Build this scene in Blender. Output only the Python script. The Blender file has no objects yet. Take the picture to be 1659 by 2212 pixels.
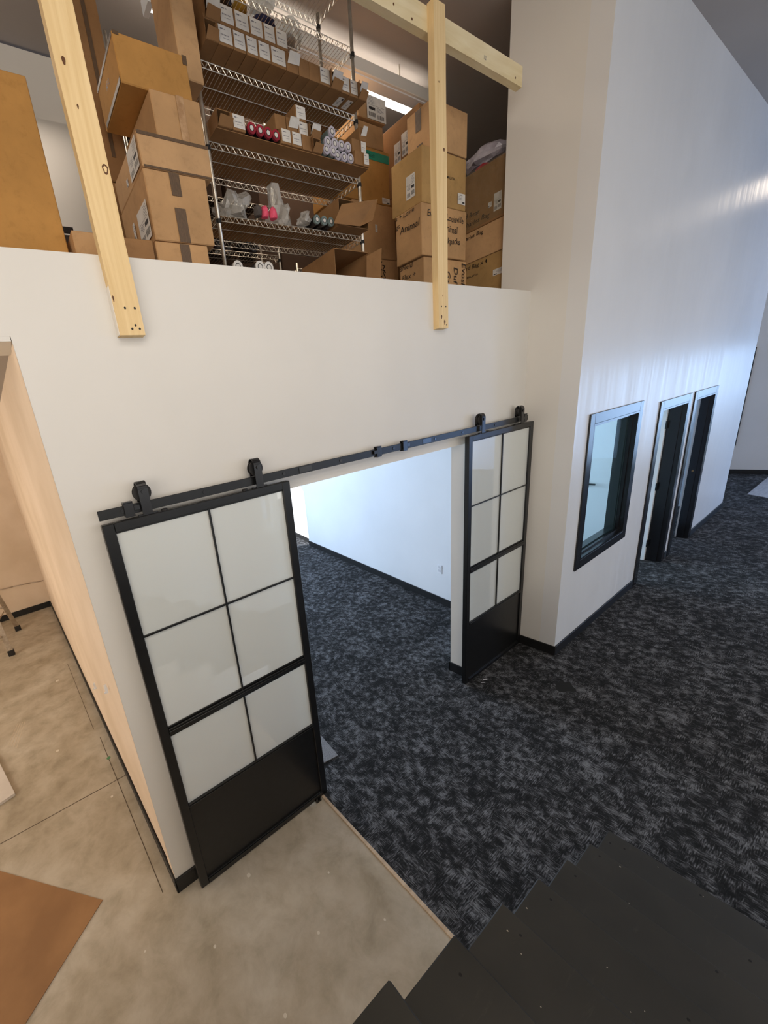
import bpy, bmesh, math, random
from mathutils import Vector, Matrix, noise
random.seed(7)
S = bpy.context.scene
COL = S.collection

# ------------------------------------------------------------------ camera
F_PX, PX_, PY_ = 830.26, 570.28, 1174.56            # focal length and principal point for a 1659 x 2212 frame
cd = bpy.data.cameras.new('camera'); cam = bpy.data.objects.new('camera', cd); COL.objects.link(cam)
cd.sensor_fit = 'HORIZONTAL'; cd.sensor_width = 36.0; cd.lens = F_PX * 36.0 / 1659
cd.shift_x = (829.5 - PX_) / 1659; cd.shift_y = (PY_ - 1106) / 1659
cd.clip_start = 0.05
yaw, pit, rol = 0.52758, -0.30031, -0.14808
f = Vector((math.sin(yaw)*math.cos(pit), math.cos(yaw)*math.cos(pit), math.sin(pit)))
r = Vector((math.cos(yaw), -math.sin(yaw), 0)); u = r.cross(f)
rr = math.cos(rol)*r + math.sin(rol)*u; uu = -math.sin(rol)*r + math.cos(rol)*u
m = Matrix.Identity(4)
for i in range(3): m[i][0] = rr[i]; m[i][1] = uu[i]; m[i][2] = -f[i]
m.translation = Vector((-0.217, -1.714, 2.448))
cam.matrix_world = m
S.camera = cam

# ------------------------------------------------------------------ world, sun, lights, exposure
S.view_settings.view_transform = 'Standard'; S.view_settings.look = 'None'
S.view_settings.gamma = 1.0; S.view_settings.use_curve_mapping = False
S.view_settings.exposure = 0.05
w = bpy.data.worlds.new('sky'); S.world = w; w.use_nodes = True
w.node_tree.nodes['Background'].inputs[0].default_value = (0.45, 0.65, 1.0, 1)
w.node_tree.nodes['Background'].inputs[1].default_value = 1.2

def area(name, loc, size, power, color, direction=(0, 0, -1), size_y=None, spread=None):
    l = bpy.data.lights.new(name, 'AREA'); l.energy = power; l.color = color
    l.shape = 'RECTANGLE'; l.size = size; l.size_y = size_y or size
    if spread: l.spread = spread
    o = bpy.data.objects.new(name, l); COL.objects.link(o); o.location = loc
    o.rotation_euler = Vector(direction).to_track_quat('-Z', 'Y').to_euler()
    return o
WARM = (1.0, 0.86, 0.70); COOL = (0.42, 0.64, 1.0)
area('hall_lamp_and_fill_light', (0.3, -2.3, 4.50), 3.2, 40, (1.0, .90, .78), (0, -0.05, -1), 1.0)
area('hall_lamp_and_fill_light', (-.9, -3.3, 4.15), 1.4, 25, (1.0, .90, .76), (.62, 1, -.06), .6)  # added sideways fill for the upper wall and loft cartons
area('hall_lamp_and_fill_light', (6.2, -3.4, 4.28), 2.4, 26, (1.0, .92, .84), (0, 0.1, -1), .5)
area('hall_lamp_and_fill_light', (10.3, -.72, 4.72), 1.1, 10, (1.0, .84, .66), (0, 0, -1), .25)
area('hall_window_fill', (3.5, -6.45, 2.1), 9.0, 116, (.96, .96, .95), (0, 1, 0.02), 3.0)  # broad added fill, standing in for unseen windows behind the camera
area('left_side_fill', (-4.05, -3.4, 2.3), 4.2, 170, (1.0, .95, .88), (1, .12, 0), 3.4)  # added fill for surfaces facing left; no window stands there
area('storage_lamp_light', (2.4, 1.24, 4.90), 2.2, 9, (1.0, .80, .60), (0, .1, -1), .08)
area('storage_lamp_light', (0.2, 1.9, 5.0), 1.2, 8, (1.0, .86, .72), (0, -.2, -1), .1)
area('hall_entry_daylight', (12.45, -2.4, 1.45), 2.6, 82, COOL, (-1, 0.12, -.12), 2.2)
area('far_hall_blue_fill', (11.2, -6.45, 1.5), 2.4, 130, (.30, .52, 1.0), (0, 1, -.1), 2.6)  # added blue fill for the far carpet and wall, no window behind it
area('inner_room_daylight', (1.6, 5.45, 1.7), 2.4, 225, (.55, .74, 1.0), (.05, -1, -.08), 1.7)
area('office_daylight', (5.2, 2.9, 1.7), 2.0, 95, (.50, .76, 1.0), (0, -1, 0), 1.6)
area('second_office_daylight', (9.0, 2.9, 1.7), 1.6, 60, (.45, .68, 1.0), (-.2, -1, 0), 1.6)
area('left_room_lamp_light', (-3.9, 2.4, 1.7), 3.2, 90, (1.0, .87, .71), (1, .12, .22), 1.9)
sun = bpy.data.lights.new('sun', 'SUN'); sun.energy = 9; sun.angle = .009; sun.color = (1, .97, .92)
so = bpy.data.objects.new('sun', sun); COL.objects.link(so)
so.rotation_euler = Vector((.80, -.62, -.62)).to_track_quat('-Z', 'Y').to_euler()

# ------------------------------------------------------------------ materials
def lin(c):
    return tuple((x/255/12.92 if x/255 <= .04045 else ((x/255+.055)/1.055)**2.4) for x in c)
def mat(name, srgb, rough=.6, metal=0.0, spec=.5, coat=0.0):
    mt = bpy.data.materials.new(name); mt.use_nodes = True
    b = mt.node_tree.nodes['Principled BSDF']
    b.inputs['Base Color'].default_value = (*lin(srgb), 1)
    b.inputs['Roughness'].default_value = rough; b.inputs['Metallic'].default_value = metal
    b.inputs['Specular IOR Level'].default_value = spec; b.inputs['Coat Weight'].default_value = coat
    return mt
def nodes(mt): return mt.node_tree.nodes, mt.node_tree.links, mt.node_tree.nodes['Principled BSDF']
def coords(n, l, scale=(1, 1, 1), space='Object', rot=(0, 0, 0)):
    t = n.new('ShaderNodeTexCoord'); mp = n.new('ShaderNodeMapping')
    mp.inputs['Scale'].default_value = scale; mp.inputs['Rotation'].default_value = rot
    l.new(t.outputs[space], mp.inputs['Vector']); return mp.outputs[0]
def tex(n, l, vec, scale, detail=4, rough=.55, dist=0):
    t = n.new('ShaderNodeTexNoise'); t.inputs['Scale'].default_value = scale
    t.inputs['Detail'].default_value = detail; t.inputs['Roughness'].default_value = rough
    t.inputs['Distortion'].default_value = dist; l.new(vec, t.inputs['Vector']); return t.outputs[0]
def ramp(n, l, fac, stops):
    r_ = n.new('ShaderNodeValToRGB'); e = r_.color_ramp.elements
    while len(e) < len(stops): e.new(.5)
    for k, (p, c) in enumerate(stops): e[k].position = p; e[k].color = (*c, 1) if len(c) == 3 else c
    l.new(fac, r_.inputs[0]); return r_.outputs[0]
def math_(n, l, op, a, b):
    q = n.new('ShaderNodeMath'); q.operation = op
    for i, x in enumerate((a, b)):
        if isinstance(x, (int, float)): q.inputs[i].default_value = x
        else: l.new(x, q.inputs[i])
    return q.outputs[0]
def mixc(n, l, fac, a, b, mode='MIX'):
    q = n.new('ShaderNodeMix'); q.data_type = 'RGBA'; q.blend_type = mode
    for sock, x in ((q.inputs[0], fac), (q.inputs[6], a), (q.inputs[7], b)):
        if isinstance(x, (int, float)): sock.default_value = x
        elif isinstance(x, tuple): sock.default_value = (*x, 1)
        else: l.new(x, sock)
    return q.outputs[2]
def bump(n, l, b, h, strength=.2, dist=.002):
    q = n.new('ShaderNodeBump'); q.inputs['Strength'].default_value = strength; q.inputs['Distance'].default_value = dist
    l.new(h, q.inputs['Height']); l.new(q.outputs[0], b.inputs['Normal'])
def noisy(name, c1, c2, scale=6, rough=.7, stretch=(1, 1, 1), detail=5, bs=.15, space='Object', metal=0, lo=.35, hi=.65, spec=.5):
    mt = mat(name, c1, rough, metal, spec); n, l, b = nodes(mt)
    v = coords(n, l, stretch, space); t = tex(n, l, v, scale, detail)
    l.new(ramp(n, l, t, [(lo, lin(c1)), (hi, lin(c2))]), b.inputs['Base Color'])
    if bs: bump(n, l, b, t, bs)
    return mt
def paint(name, c, rough, bs=.06):
    mt = mat(name, c, rough); n, l, b = nodes(mt)
    v = coords(n, l, (1, 1, 1), 'Object')
    t = tex(n, l, v, 160, 3, .6); t2 = tex(n, l, v, 1.1, 3)
    c2 = tuple(max(0, x-7) for x in c)
    l.new(ramp(n, l, t2, [(.3, lin(c)), (.7, lin(c2))]), b.inputs['Base Color'])
    bump(n, l, b, t, bs, .001); return mt
M = {}
M['wall'] = paint('warm_white_wall_paint', (226, 222, 215), .55)
M['wall_gloss'] = paint('semi_gloss_white_wall_paint', (226, 225, 224), .36)
n, l, b = nodes(M['wall_gloss']); sv = tex(n, l, coords(n, l, (7, 7, .35)), 2.0, 5, .6)
l.new(ramp(n, l, sv, [(.3, (.30,)*3), (.7, (.44,)*3)]), b.inputs['Roughness'])
M['wall_cool'] = paint('white_room_paint', (228, 230, 233), .6)
M['wall_raw'] = noisy('primed_beige_drywall', (232, 212, 190), (218, 197, 172), 1.6, .75, bs=.05)
M['ceil'] = paint('grey_ceiling_paint', (176, 168, 162), .8)
M['black'] = noisy('satin_black_paint', (12, 12, 12), (19, 19, 19), 30, .36, bs=.03)
M['black_trim'] = noisy('semi_gloss_black_trim', (20, 20, 23), (27, 27, 30), 30, .24, bs=.02)
M['base'] = noisy('black_rubber_baseboard', (16, 16, 17), (25, 25, 26), 30, .5, bs=.03)
M['chrome'] = noisy('chrome_wire', (225, 218, 206), (200, 192, 178), 30, .30, bs=0, metal=.75)
M['alu'] = noisy('brushed_aluminium', (190, 176, 158), (165, 150, 132), 20, .4, bs=.05, metal=.7)
M['tile_light'] = noisy('light_grey_carpet_sample', (146, 146, 148), (108, 108, 112), 160, .95, bs=.5)
M['mat_far'] = noisy('pale_grey_vinyl_planks', (178, 178, 182), (156, 156, 162), 5, .5, (1, 6, 1), bs=.05)
M['paper'] = noisy('white_label_paper', (226, 222, 216), (210, 206, 200), 14, .6, bs=.02)
M['ink'] = mat('printed_black_ink', (42, 40, 44), .6)
M['grey_ink'] = mat('printed_grey_ink', (120, 118, 124), .6)
M['marker'] = mat('black_marker', (30, 24, 22), .5)
M['tape'] = noisy('brown_packing_tape', (105, 82, 60), (84, 66, 50), 60, .5, (8, 1, 1), bs=.3)
M['clear_tape'] = noisy('shiny_clear_tape', (196, 160, 122), (165, 128, 92), 25, .12, bs=1.2)
M['teal'] = mat('teal_packing_tape', (38, 148, 122), .35)
M['bag'] = None
M['red'] = noisy('red_fabric', (170, 34, 52), (120, 20, 40), 12, .8, bs=.3)
M['pink'] = noisy('pink_foam', (240, 100, 130), (220, 70, 100), 12, .6, bs=.2)
M['navy'] = noisy('navy_fabric', (30, 32, 70), (20, 20, 44), 12, .8, bs=.3)
M['dark'] = noisy('black_shiny_plastic', (24, 22, 24), (40, 36, 38), 14, .2, bs=.8)
M['yellow'] = noisy('mustard_fabric', (168, 128, 30), (130, 96, 20), 12, .8, bs=.3)
M['white_rag'] = noisy('crumpled_white_plastic', (205, 200, 210), (168, 162, 176), 9, .3, bs=.8)
M['rubber'] = noisy('black_rubber', (22, 20, 20), (34, 32, 30), 20, .6, bs=.1)
M['roll_grey'] = noisy('grey_green_wrapped_roll', (96, 110, 108), (120, 136, 134), 40, .3, bs=.3)
M['roll_black'] = noisy('black_wrapped_roll', (24, 22, 24), (38, 34, 36), 40, .3, bs=.3)
M['strip'] = noisy('pale_wood_edge', (206, 184, 158), (184, 160, 134), 4, .5, (1, 12, 1), bs=.05)
M['board'] = noisy('white_laminate_board', (226, 220, 214), (212, 205, 198), 5, .4, bs=.02)
M['grey_bin'] = noisy('grey_moving_blanket_bin', (96, 88, 84), (62, 56, 54), 7, .8, bs=.3)
M['plate'] = mat('white_plastic_plate', (232, 234, 238), .35)

# cardboard: slightly different tones
def cardboard(name, c):
    mt = mat(name, c, .8, 0, .25); n, l, b = nodes(mt)
    v = coords(n, l, (1, 1, 1)); t = tex(n, l, v, 3.2, 4); t2 = tex(n, l, coords(n, l, (1, 1, 40)), 30, 2)
    t3 = tex(n, l, v, 22, 6, .7, .3)
    a = ramp(n, l, t, [(.3, lin(c)), (.7, lin(tuple(x*.86 for x in c)))])
    a = mixc(n, l, .5, a, ramp(n, l, t3, [(.30, (.72, .70, .66)), (.46, (.97, .97, .97)), (.7, (1.05, 1.04, 1.02))]), 'MULTIPLY')
    l.new(a, b.inputs['Base Color']); bump(n, l, b, t2, .12, .001); return mt
CB = [cardboard('cardboard_tan', (200, 158, 112)), cardboard('cardboard_light', (212, 170, 124)),
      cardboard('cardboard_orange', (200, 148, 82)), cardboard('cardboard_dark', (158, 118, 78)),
      cardboard('cardboard_kraft', (190, 152, 98)), cardboard('cardboard_shade_brown', (74, 54, 40))]  # the deepest brown has the shade behind the racks put into its colour
M['cb_floor'] = noisy('brown_cardboard_sheet', (168, 127, 86), (146, 108, 72), 2.5, .85, bs=.1)

# concrete
mt = M['concrete'] = mat('smooth_grey_concrete', (150, 140, 126), .55); n, l, b = nodes(mt)
v = coords(n, l)
t1 = tex(n, l, v, 1.3, 6, .6, .4); t2 = tex(n, l, v, 6, 8, .65, .3); t3 = tex(n, l, v, 60, 3, .7)
c_ = ramp(n, l, t1, [(.30, lin((168, 156, 136))), (.5, lin((192, 181, 163))), (.70, lin((206, 198, 184)))])
c_ = mixc(n, l, .8, c_, ramp(n, l, t2, [(.32, (.62, .60, .54)), (.46, (.82, .80, .76)), (.62, (1, 1, 1))]), 'MULTIPLY')
c_ = mixc(n, l, ramp(n, l, t3, [(.73, (0, 0, 0)), (.76, (1, 1, 1))]), c_, lin((196, 190, 180)))
l.new(c_, b.inputs['Base Color']); bump(n, l, b, t2, .05, .002)
l.new(ramp(n, l, t1, [(.3, (.42,)*3), (.7, (.62,)*3)]), b.inputs['Roughness'])

# carpet: short cross-hatched yarn flecks on charcoal
mt = M['carpet'] = mat('charcoal_flecked_carpet', (48, 50, 56), .95, 0, .15); n, l, b = nodes(mt)
vx = coords(n, l, (26, 190, 1)); vy = coords(n, l, (190, 26, 1)); v = coords(n, l)
hx = tex(n, l, vx, 1, 3, .6); hy = tex(n, l, vy, 1, 3, .6)
bl = tex(n, l, v, 17, 4, .6, 0); big = tex(n, l, v, 3.6, 4, .6)
sel = tex(n, l, v, 11, 2)
hatch = mixc(n, l, ramp(n, l, sel, [(.47, (0, 0, 0)), (.53, (1, 1, 1))]), hx, hy)
fl = math_(n, l, 'ADD', math_(n, l, 'MULTIPLY', hatch, .9), math_(n, l, 'MULTIPLY', bl, .72))
fl = math_(n, l, 'ADD', fl, math_(n, l, 'MULTIPLY', big, .34))
c_ = ramp(n, l, math_(n, l, 'MULTIPLY', fl, .52), [(.43, lin((30, 30, 30))), (.50, lin((43, 43, 44))), (.545, lin((80, 80, 82))), (.61, lin((118, 119, 122)))])
l.new(c_, b.inputs['Base Color']); bump(n, l, b, tex(n, l, v, 420, 2), .5, .003)

# lumber
def lumber(name, c1, c2, axis):
    mt = mat(name, c1, .6, 0, .35); n, l, b = nodes(mt)
    st = {'z': (9, 9, .7), 'x': (.7, 9, 9)}[axis]
    v = coords(n, l, st); t = tex(n, l, v, 2.2, 6, .6, 1.2)
    w_ = n.new('ShaderNodeTexWave'); w_.inputs['Scale'].default_value = 1.6; w_.inputs['Distortion'].default_value = 5
    w_.inputs['Detail'].default_value = 3; l.new(v, w_.inputs['Vector'])
    a = ramp(n, l, t, [(.3, lin(c1)), (.7, lin(c2))])
    a = mixc(n, l, .16, a, ramp(n, l, w_.outputs[1], [(.2, (.80, .68, .52)), (.8, (1, 1, 1))]), 'MULTIPLY')
    l.new(a, b.inputs['Base Color']); bump(n, l, b, t, .15, .002); return mt
M['pine'] = lumber('yellow_pine_lumber', (240, 212, 162), (224, 192, 138), 'z')
M['pine_x'] = lumber('pale_pine_lumber', (240, 224, 186), (226, 206, 160), 'x')
M['knot'] = mat('pine_knot', (96, 58, 28), .6)
M['pine_edge'] = mat('primed_white_edge', (232, 226, 216), .6)

# stair tread paint
mt = M['tread'] = noisy('scuffed_black_stair_paint', (38, 37, 33), (48, 46, 41), 3.2, .42, bs=.05)
n, l, b = nodes(mt); v = coords(n, l, (1, 6, 1)); t = tex(n, l, v, 6, 8, .75, .5)
old = b.inputs['Base Color'].links[0].from_socket
l.new(mixc(n, l, ramp(n, l, t, [(.60, (0, 0, 0)), (.72, (.5,)*3)]), old, lin((70, 67, 61))), b.inputs['Base Color'])

# frosted glass and clear glass
def glassmat(name, tint, transp, rough=.05, gloss=.5):
    mt = bpy.data.materials.new(name); mt.use_nodes = True; n, l = mt.node_tree.nodes, mt.node_tree.links
    b = n['Principled BSDF']; b.inputs['Base Color'].default_value = (*lin(tint), 1)
    b.inputs['Roughness'].default_value = rough; b.inputs['Specular IOR Level'].default_value = gloss
    tr = n.new('ShaderNodeBsdfTransparent'); tr.inputs[0].default_value = (.93, .97, .97, 1)
    mx = n.new('ShaderNodeMixShader'); mx.inputs[0].default_value = transp
    l.new(b.outputs[0], mx.inputs[1]); l.new(tr.outputs[0], mx.inputs[2])
    l.new(mx.outputs[0], n['Material Output'].inputs[0]); return mt
M['frost'] = glassmat('frosted_white_glass', (234, 236, 231), .24, .012, .5)
M['frost'].node_tree.nodes['Principled BSDF'].inputs['IOR'].default_value = 2.3
M['glass'] = glassmat('clear_window_glass', (120, 160, 170), .955, .02, .5)
mt = glassmat('clear_crinkled_plastic', (205, 200, 194), .48, .14, .9); M['bag'] = mt
n, l = mt.node_tree.nodes, mt.node_tree.links
bump(n, l, n['Principled BSDF'], tex(n, l, coords(n, l), 14, 4), 1.0, .02)
M['wrap'] = glassmat('clear_shipping_wrap', (190, 160, 120), .80, .10, 1.0)
n, l = M['wrap'].node_tree.nodes, M['wrap'].node_tree.links
bump(n, l, n['Principled BSDF'], tex(n, l, coords(n, l), 9, 5, .6, 2), 1.0, .03)
mt = M['tube'] = bpy.data.materials.new('lit_fluorescent_tube'); mt.use_nodes = True
b = mt.node_tree.nodes['Principled BSDF']; b.inputs['Emission Color'].default_value = (1, .90, .78, 1); b.inputs['Emission Strength'].default_value = 9

# ------------------------------------------------------------------ mesh helpers
class MB:
    def __init__(s): s.v = []; s.f = []; s.m = []
    def add(s, vs, fs, mi=0):
        o = len(s.v); s.v += [tuple(x) for x in vs]; s.f += [tuple(o+i for i in q) for q in fs]; s.m += [mi]*len(fs); return s
    def box(s, x0, x1, y0, y1, z0, z1, mi=0):
        return s.add([(x0,y0,z0),(x1,y0,z0),(x1,y1,z0),(x0,y1,z0),(x0,y0,z1),(x1,y0,z1),(x1,y1,z1),(x0,y1,z1)],
                     [(0,3,2,1),(4,5,6,7),(0,1,5,4),(1,2,6,5),(2,3,7,6),(3,0,4,7)], mi)
    def prism(s, pts, z0, z1, mi=0):
        k = len(pts)
        return s.add([(*p, z0) for p in pts]+[(*p, z1) for p in pts],
                     [tuple(range(k-1, -1, -1)), tuple(range(k, 2*k))]+[(i, (i+1) % k, k+(i+1) % k, k+i) for i in range(k)], mi)
    def tube(s, a, b, r, n=8, mi=0, cap=True, r2=None):
        a, b = Vector(a), Vector(b); d = (b-a).normalized()
        t = Vector((0, 0, 1)) if abs(d.z) < .9 else Vector((1, 0, 0))
        x = d.cross(t).normalized(); y = d.cross(x); r2 = r if r2 is None else r2; vs = []
        for p, rad in ((a, r), (b, r2)):
            for k in range(n):
                q = 2*math.pi*k/n; vs.append(p + x*math.cos(q)*rad + y*math.sin(q)*rad)
        fs = [(k, (k+1) % n, n+(k+1) % n, n+k) for k in range(n)]
        if cap: fs += [tuple(range(n-1, -1, -1)), tuple(range(n, 2*n))]
        return s.add(vs, fs, mi)
    def path(s, pts, r, n=6, mi=0):
        for a, b in zip(pts, pts[1:]): s.tube(a, b, r, n, mi)
        return s
    def quad(s, a, b, c, d, mi=0): return s.add([a, b, c, d], [(0, 1, 2, 3)], mi)
    def sheet(s, a, b, c, d, t, mi=0):
        a, b, c, d = map(Vector, (a, b, c, d)); nn = (b-a).cross(d-a).normalized()*t
        return s.add([a, b, c, d, a+nn, b+nn, c+nn, d+nn], [(3,2,1,0),(4,5,6,7),(0,1,5,4),(1,2,6,5),(2,3,7,6),(3,0,4,7)], mi)
    def ring(s, c, ax, r0, r1, n=20, mi=0):
        c = Vector(c); ax = Vector(ax).normalized(); t = Vector((0, 0, 1)) if abs(ax.z) < .9 else Vector((1, 0, 0))
        x = ax.cross(t).normalized(); y = ax.cross(x)
        vs = [c+x*math.cos(2*math.pi*k/n)*q+y*math.sin(2*math.pi*k/n)*q for q in (r0, r1) for k in range(n)]
        return s.add(vs, [(k, (k+1) % n, n+(k+1) % n, n+k) for k in range(n)], mi)
    def build(s, name, mats, parent=None, off=(0, 0, 0), smooth=False, bevel=0, **tags):
        me = bpy.data.meshes.new(name); off = Vector(off)
        me.from_pydata([Vector(v)-off for v in s.v], [], s.f); me.update()
        mats = mats if isinstance(mats, (list, tuple)) else [mats]
        for q in mats: me.materials.append(q)
        for p, mi in zip(me.polygons, s.m): p.material_index = mi; p.use_smooth = smooth
        if bevel:
            bm = bmesh.new(); bm.from_mesh(me)
            bmesh.ops.bevel(bm, geom=bm.edges[:], offset=bevel, segments=1, affect='EDGES'); bm.to_mesh(me); bm.free()
        o = bpy.data.objects.new(name, me); COL.objects.link(o)
        if parent is not None: o.parent = parent
        else: o.location = off
        for k, q in tags.items(): o[k] = q
        return o
def empty(name, loc, label, cat, group=None, rz=0, rot=None):
    o = bpy.data.objects.new(name, None); COL.objects.link(o); o.location = loc; o.rotation_euler = rot or (0, 0, rz)
    o['label'] = label; o['category'] = cat; o.empty_display_size = .05
    if group: o['group'] = group
    return o
def struct(name, mb, mats, parent=None, **k):
    o = mb.build(name, mats, parent, **k)
    if parent is None: o['kind'] = 'structure'
    return o
def text_mesh(name, body, size, mtl, parent, origin, right, up, shear=0.15, lift=.0008, bold=.0):
    """flat handwriting / print lying on a face"""
    cu = bpy.data.curves.new(name, 'FONT'); cu.body = body; cu.size = size; cu.shear = shear; cu.offset = bold
    cu.resolution_u = 2
    tmp = bpy.data.objects.new(name, cu); COL.objects.link(tmp)
    me = bpy.data.meshes.new_from_object(tmp.evaluated_get(bpy.context.evaluated_depsgraph_get()))
    bpy.data.objects.remove(tmp); bpy.data.curves.remove(cu)
    R_ = Vector(right).normalized(); U_ = Vector(up).normalized(); N_ = R_.cross(U_); O_ = Vector(origin)+N_*lift
    rnd = random.Random(hash(body) % 99)
    for v in me.vertices:
        p = v.co.copy(); v.co = O_ + R_*p.x + U_*(p.y+.06*size*math.sin(p.x/size*2.3))
    me.materials.clear(); me.materials.append(mtl)
    o = bpy.data.objects.new(name, me); COL.objects.link(o); o.parent = parent; return o
def roof(y): return 4.965 + .17*y

# ------------------------------------------------------------------ setting
XR, D, TOP = 3.504, -.376, 3.132
# floor slab and carpet
fl = struct('floor', MB().box(-4.2, 13.2, -6.6, 6.0, -.12, 0), M['concrete'], label='grey concrete slab floor')
j = MB()
for a, b_, w_ in (((-1.9, 1.05), (-.16, 1.025), .006), ((-.19, .05), (-.26, 1.6), .005), ((-.29, 1.75), (-.36, 3.2), .004), ((-2.5, 1.07), (-1.9, 1.05), .006)):
    a, b_ = Vector((*a, 0)), Vector((*b_, 0)); d_ = (b_-a).normalized(); s_ = Vector((-d_.y, d_.x, 0))*w_/2
    j.sheet(a-s_, b_-s_, b_+s_, a+s_, .0008)
j.build('joint', mat('dark_joint_line', (92, 80, 66), .8), fl)
st = MB(); rnd = random.Random(3)
for x, y, q in ((-.05, -.35, .008), (.25, -.18, .012), (.40, -.62, .008), (.62, -.45, .006), (.1, -.75, .009), (-.35, -.15, .006), (.70, -.78, .006), (-.3, .9, .01), (-.6, 1.7, .014), (-.5, 2.9, .02)):
    st.tube((x, y, 0), (x, y, .0012), q, 7)
st.build('plaster_spot', mat('dried_plaster', (220, 212, 198), .8), fl)
cp = MB().box(.905, 13.2, -6.6, -.001, .0005, .008); cp.box(.12, 4.9, 0, 5.62, .0005, .008)
cp.box(4.9, 13.2, -.001, 3.3, .0005, .008)
struct('floor', cp, M['carpet'], label='charcoal flecked carpet')
gsp = MB(); gsp.tube((-.245, 1.30, 0), (-.245, 1.30, .0012), .016, 9)
gsp.build('paint_spot', mat('green_paint_spot', (96, 150, 104), .7), fl)
smr = MB()
for k_ in range(4): smr.sheet((-.98+.022*k_, 2.10-.03*k_, 0), (-.975+.022*k_, 2.10-.03*k_, 0), (-.90+.022*k_, 2.38, 0), (-.905+.022*k_, 2.38, 0), .0009)
smr = smr.build('plaster_smear', mat('pale_plaster_smear', (206, 192, 170), .8), fl); smr['kind'] = 'stuff'
sp = MB()
def blob(mb, cx, cy, r_, z, seed, n_=16):
    rn = random.Random(seed); vs = [(cx+math.cos(2*math.pi*k/n_)*r_*rn.uniform(.7, 1.15), cy+math.sin(2*math.pi*k/n_)*r_*rn.uniform(.6, 1.0), z) for k in range(n_)]
    mb.add([(cx, cy, z)]+vs, [(0, 1+k, 1+(k+1) % n_) for k in range(n_)])
blob(sp, 3.10, -.62, .085, .0086, 2); 
sp.build('stain', mat('dark_carpet_stain', (26, 26, 24), .95), bpy.data.objects['floor.001'])
struct('trim_1', MB().box(.888, .908, -1.9, -.03, 0, .011), M['strip'], bevel=.002)

# front wall with the sliding-door opening, parapet on top and a header over the left opening
XJ0, XJ1 = .80, 2.66
fw = MB()
fw.box(-.11, XJ0, 0, .12, 0, 2.86); fw.box(XJ1, XR, 0, .12, 0, 2.86); fw.box(XJ0, XJ1, 0, .12, 2.09, 2.86)
fw.box(-4.2, XR, 0, .22, 2.86, TOP)
struct('wall_front', fw, M['wall'])
# header lip over the left opening (bottom at 2.845)
struct('trim_2', MB().box(-4.2, -.112, 0, .22, 2.845, 2.8598), M['wall'])
struct('wall_return', MB().box(XR, XR+.12, -.25, .225, 0, 5.0), M['wall'])
# corridor wall facing the left room, slightly skewed
lw = MB().prism([(-.11, .1201), (.0, .1201), (.0, 5.5), (-.366, 5.5)], 0, 2.86)
lw.prism([(-.11, 0.0), (-.1095, .0), (-.1095, .12), (-.113, .12)], 0, 2.845)
struct('wall_left', lw, M['wall_raw'])
struct('wall_left_back', MB().box(-4.2, .12, 5.5, 5.62, 0, 2.86), M['wall_raw'])
struct('wall_left_side', MB().box(-4.32, -4.2, -6.6, 5.62, 0, 5.4), M['wall_raw'])
# long wall with window and two doors
WX0, WX1, WZ0, WZ1 = 3.83, 4.855, .86, 2.06
D1, D2 = (5.55, 6.45), (6.765, 7.615); DH = 2.0; LE = 9.557
lg = MB(); y0, y1 = D, D+.126; zt = 5.0
lg.box(XR, WX0, y0, y1, 0, zt); lg.box(WX0, WX1, y0, y1, 0, WZ0); lg.box(WX0, WX1, y0, y1, WZ1, zt)
lg.box(WX1, D1[0], y0, y1, 0, zt); lg.box(D1[0], D1[1], y0, y1, DH, zt); lg.box(D1[1], D2[0], y0, y1, 0, zt)
lg.box(D2[0], D2[1], y0, y1, DH, zt); lg.box(D2[1], LE, y0, y1, 0, zt)
struct('wall_long', lg, M['wall_gloss'])
struct('wall_long_end', MB().box(LE-.12, LE, y1, 3.3, 0, 5.3), M['wall_cool'])
struct('wall_far', MB().box(12.56, 12.7, -6.6, 3.3, 0, 5.6), M['wall_gloss'])
struct('wall_far_back', MB().box(LE-.12, 12.7, 3.3, 3.42, 0, 5.6), M['wall_cool'])
struct('wall_hall', MB().box(-4.2, 12.7, -6.72, -6.6, 0, 5.2), M['wall'])
struct('wall_stairs', MB().box(-4.2, 2.5, -2.68, -2.58, 0, 1.9), M['wall'])
# inner room
PA, PB = (3.60, .12), (4.262, 4.18)
pw = MB().prism([PA, (XR+.3, .12), (PB[0]+.12, PB[1]), PB], 0, 2.86)
pw.prism([(4.33, 4.18), (4.55, 4.18), (4.78, 5.62), (4.62, 5.62)], 0, 2.86)
struct('wall_partition', pw, M['wall_cool'])
ib = MB(); ib.box(.0, 2.3, 5.62, 5.74, 0, 2.86); ib.box(2.3, 4.35, 5.62, 5.74, 0, .3); ib.box(2.3, 4.35, 5.62, 5.74, 2.5, 2.86); ib.box(4.35, 5.0, 5.62, 5.74, 0, 2.86)
struct('wall_inner_back', ib, M['wall_cool'])
# offices behind the long wall
ob = MB(); ob.box(4.9, 9.44, 3.18, 3.3, 0, 2.86); ob.box(6.56, 6.66, -.25, 3.18, 0, 2.86)
struct('wall_office', ob, M['wall_cool'])
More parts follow.
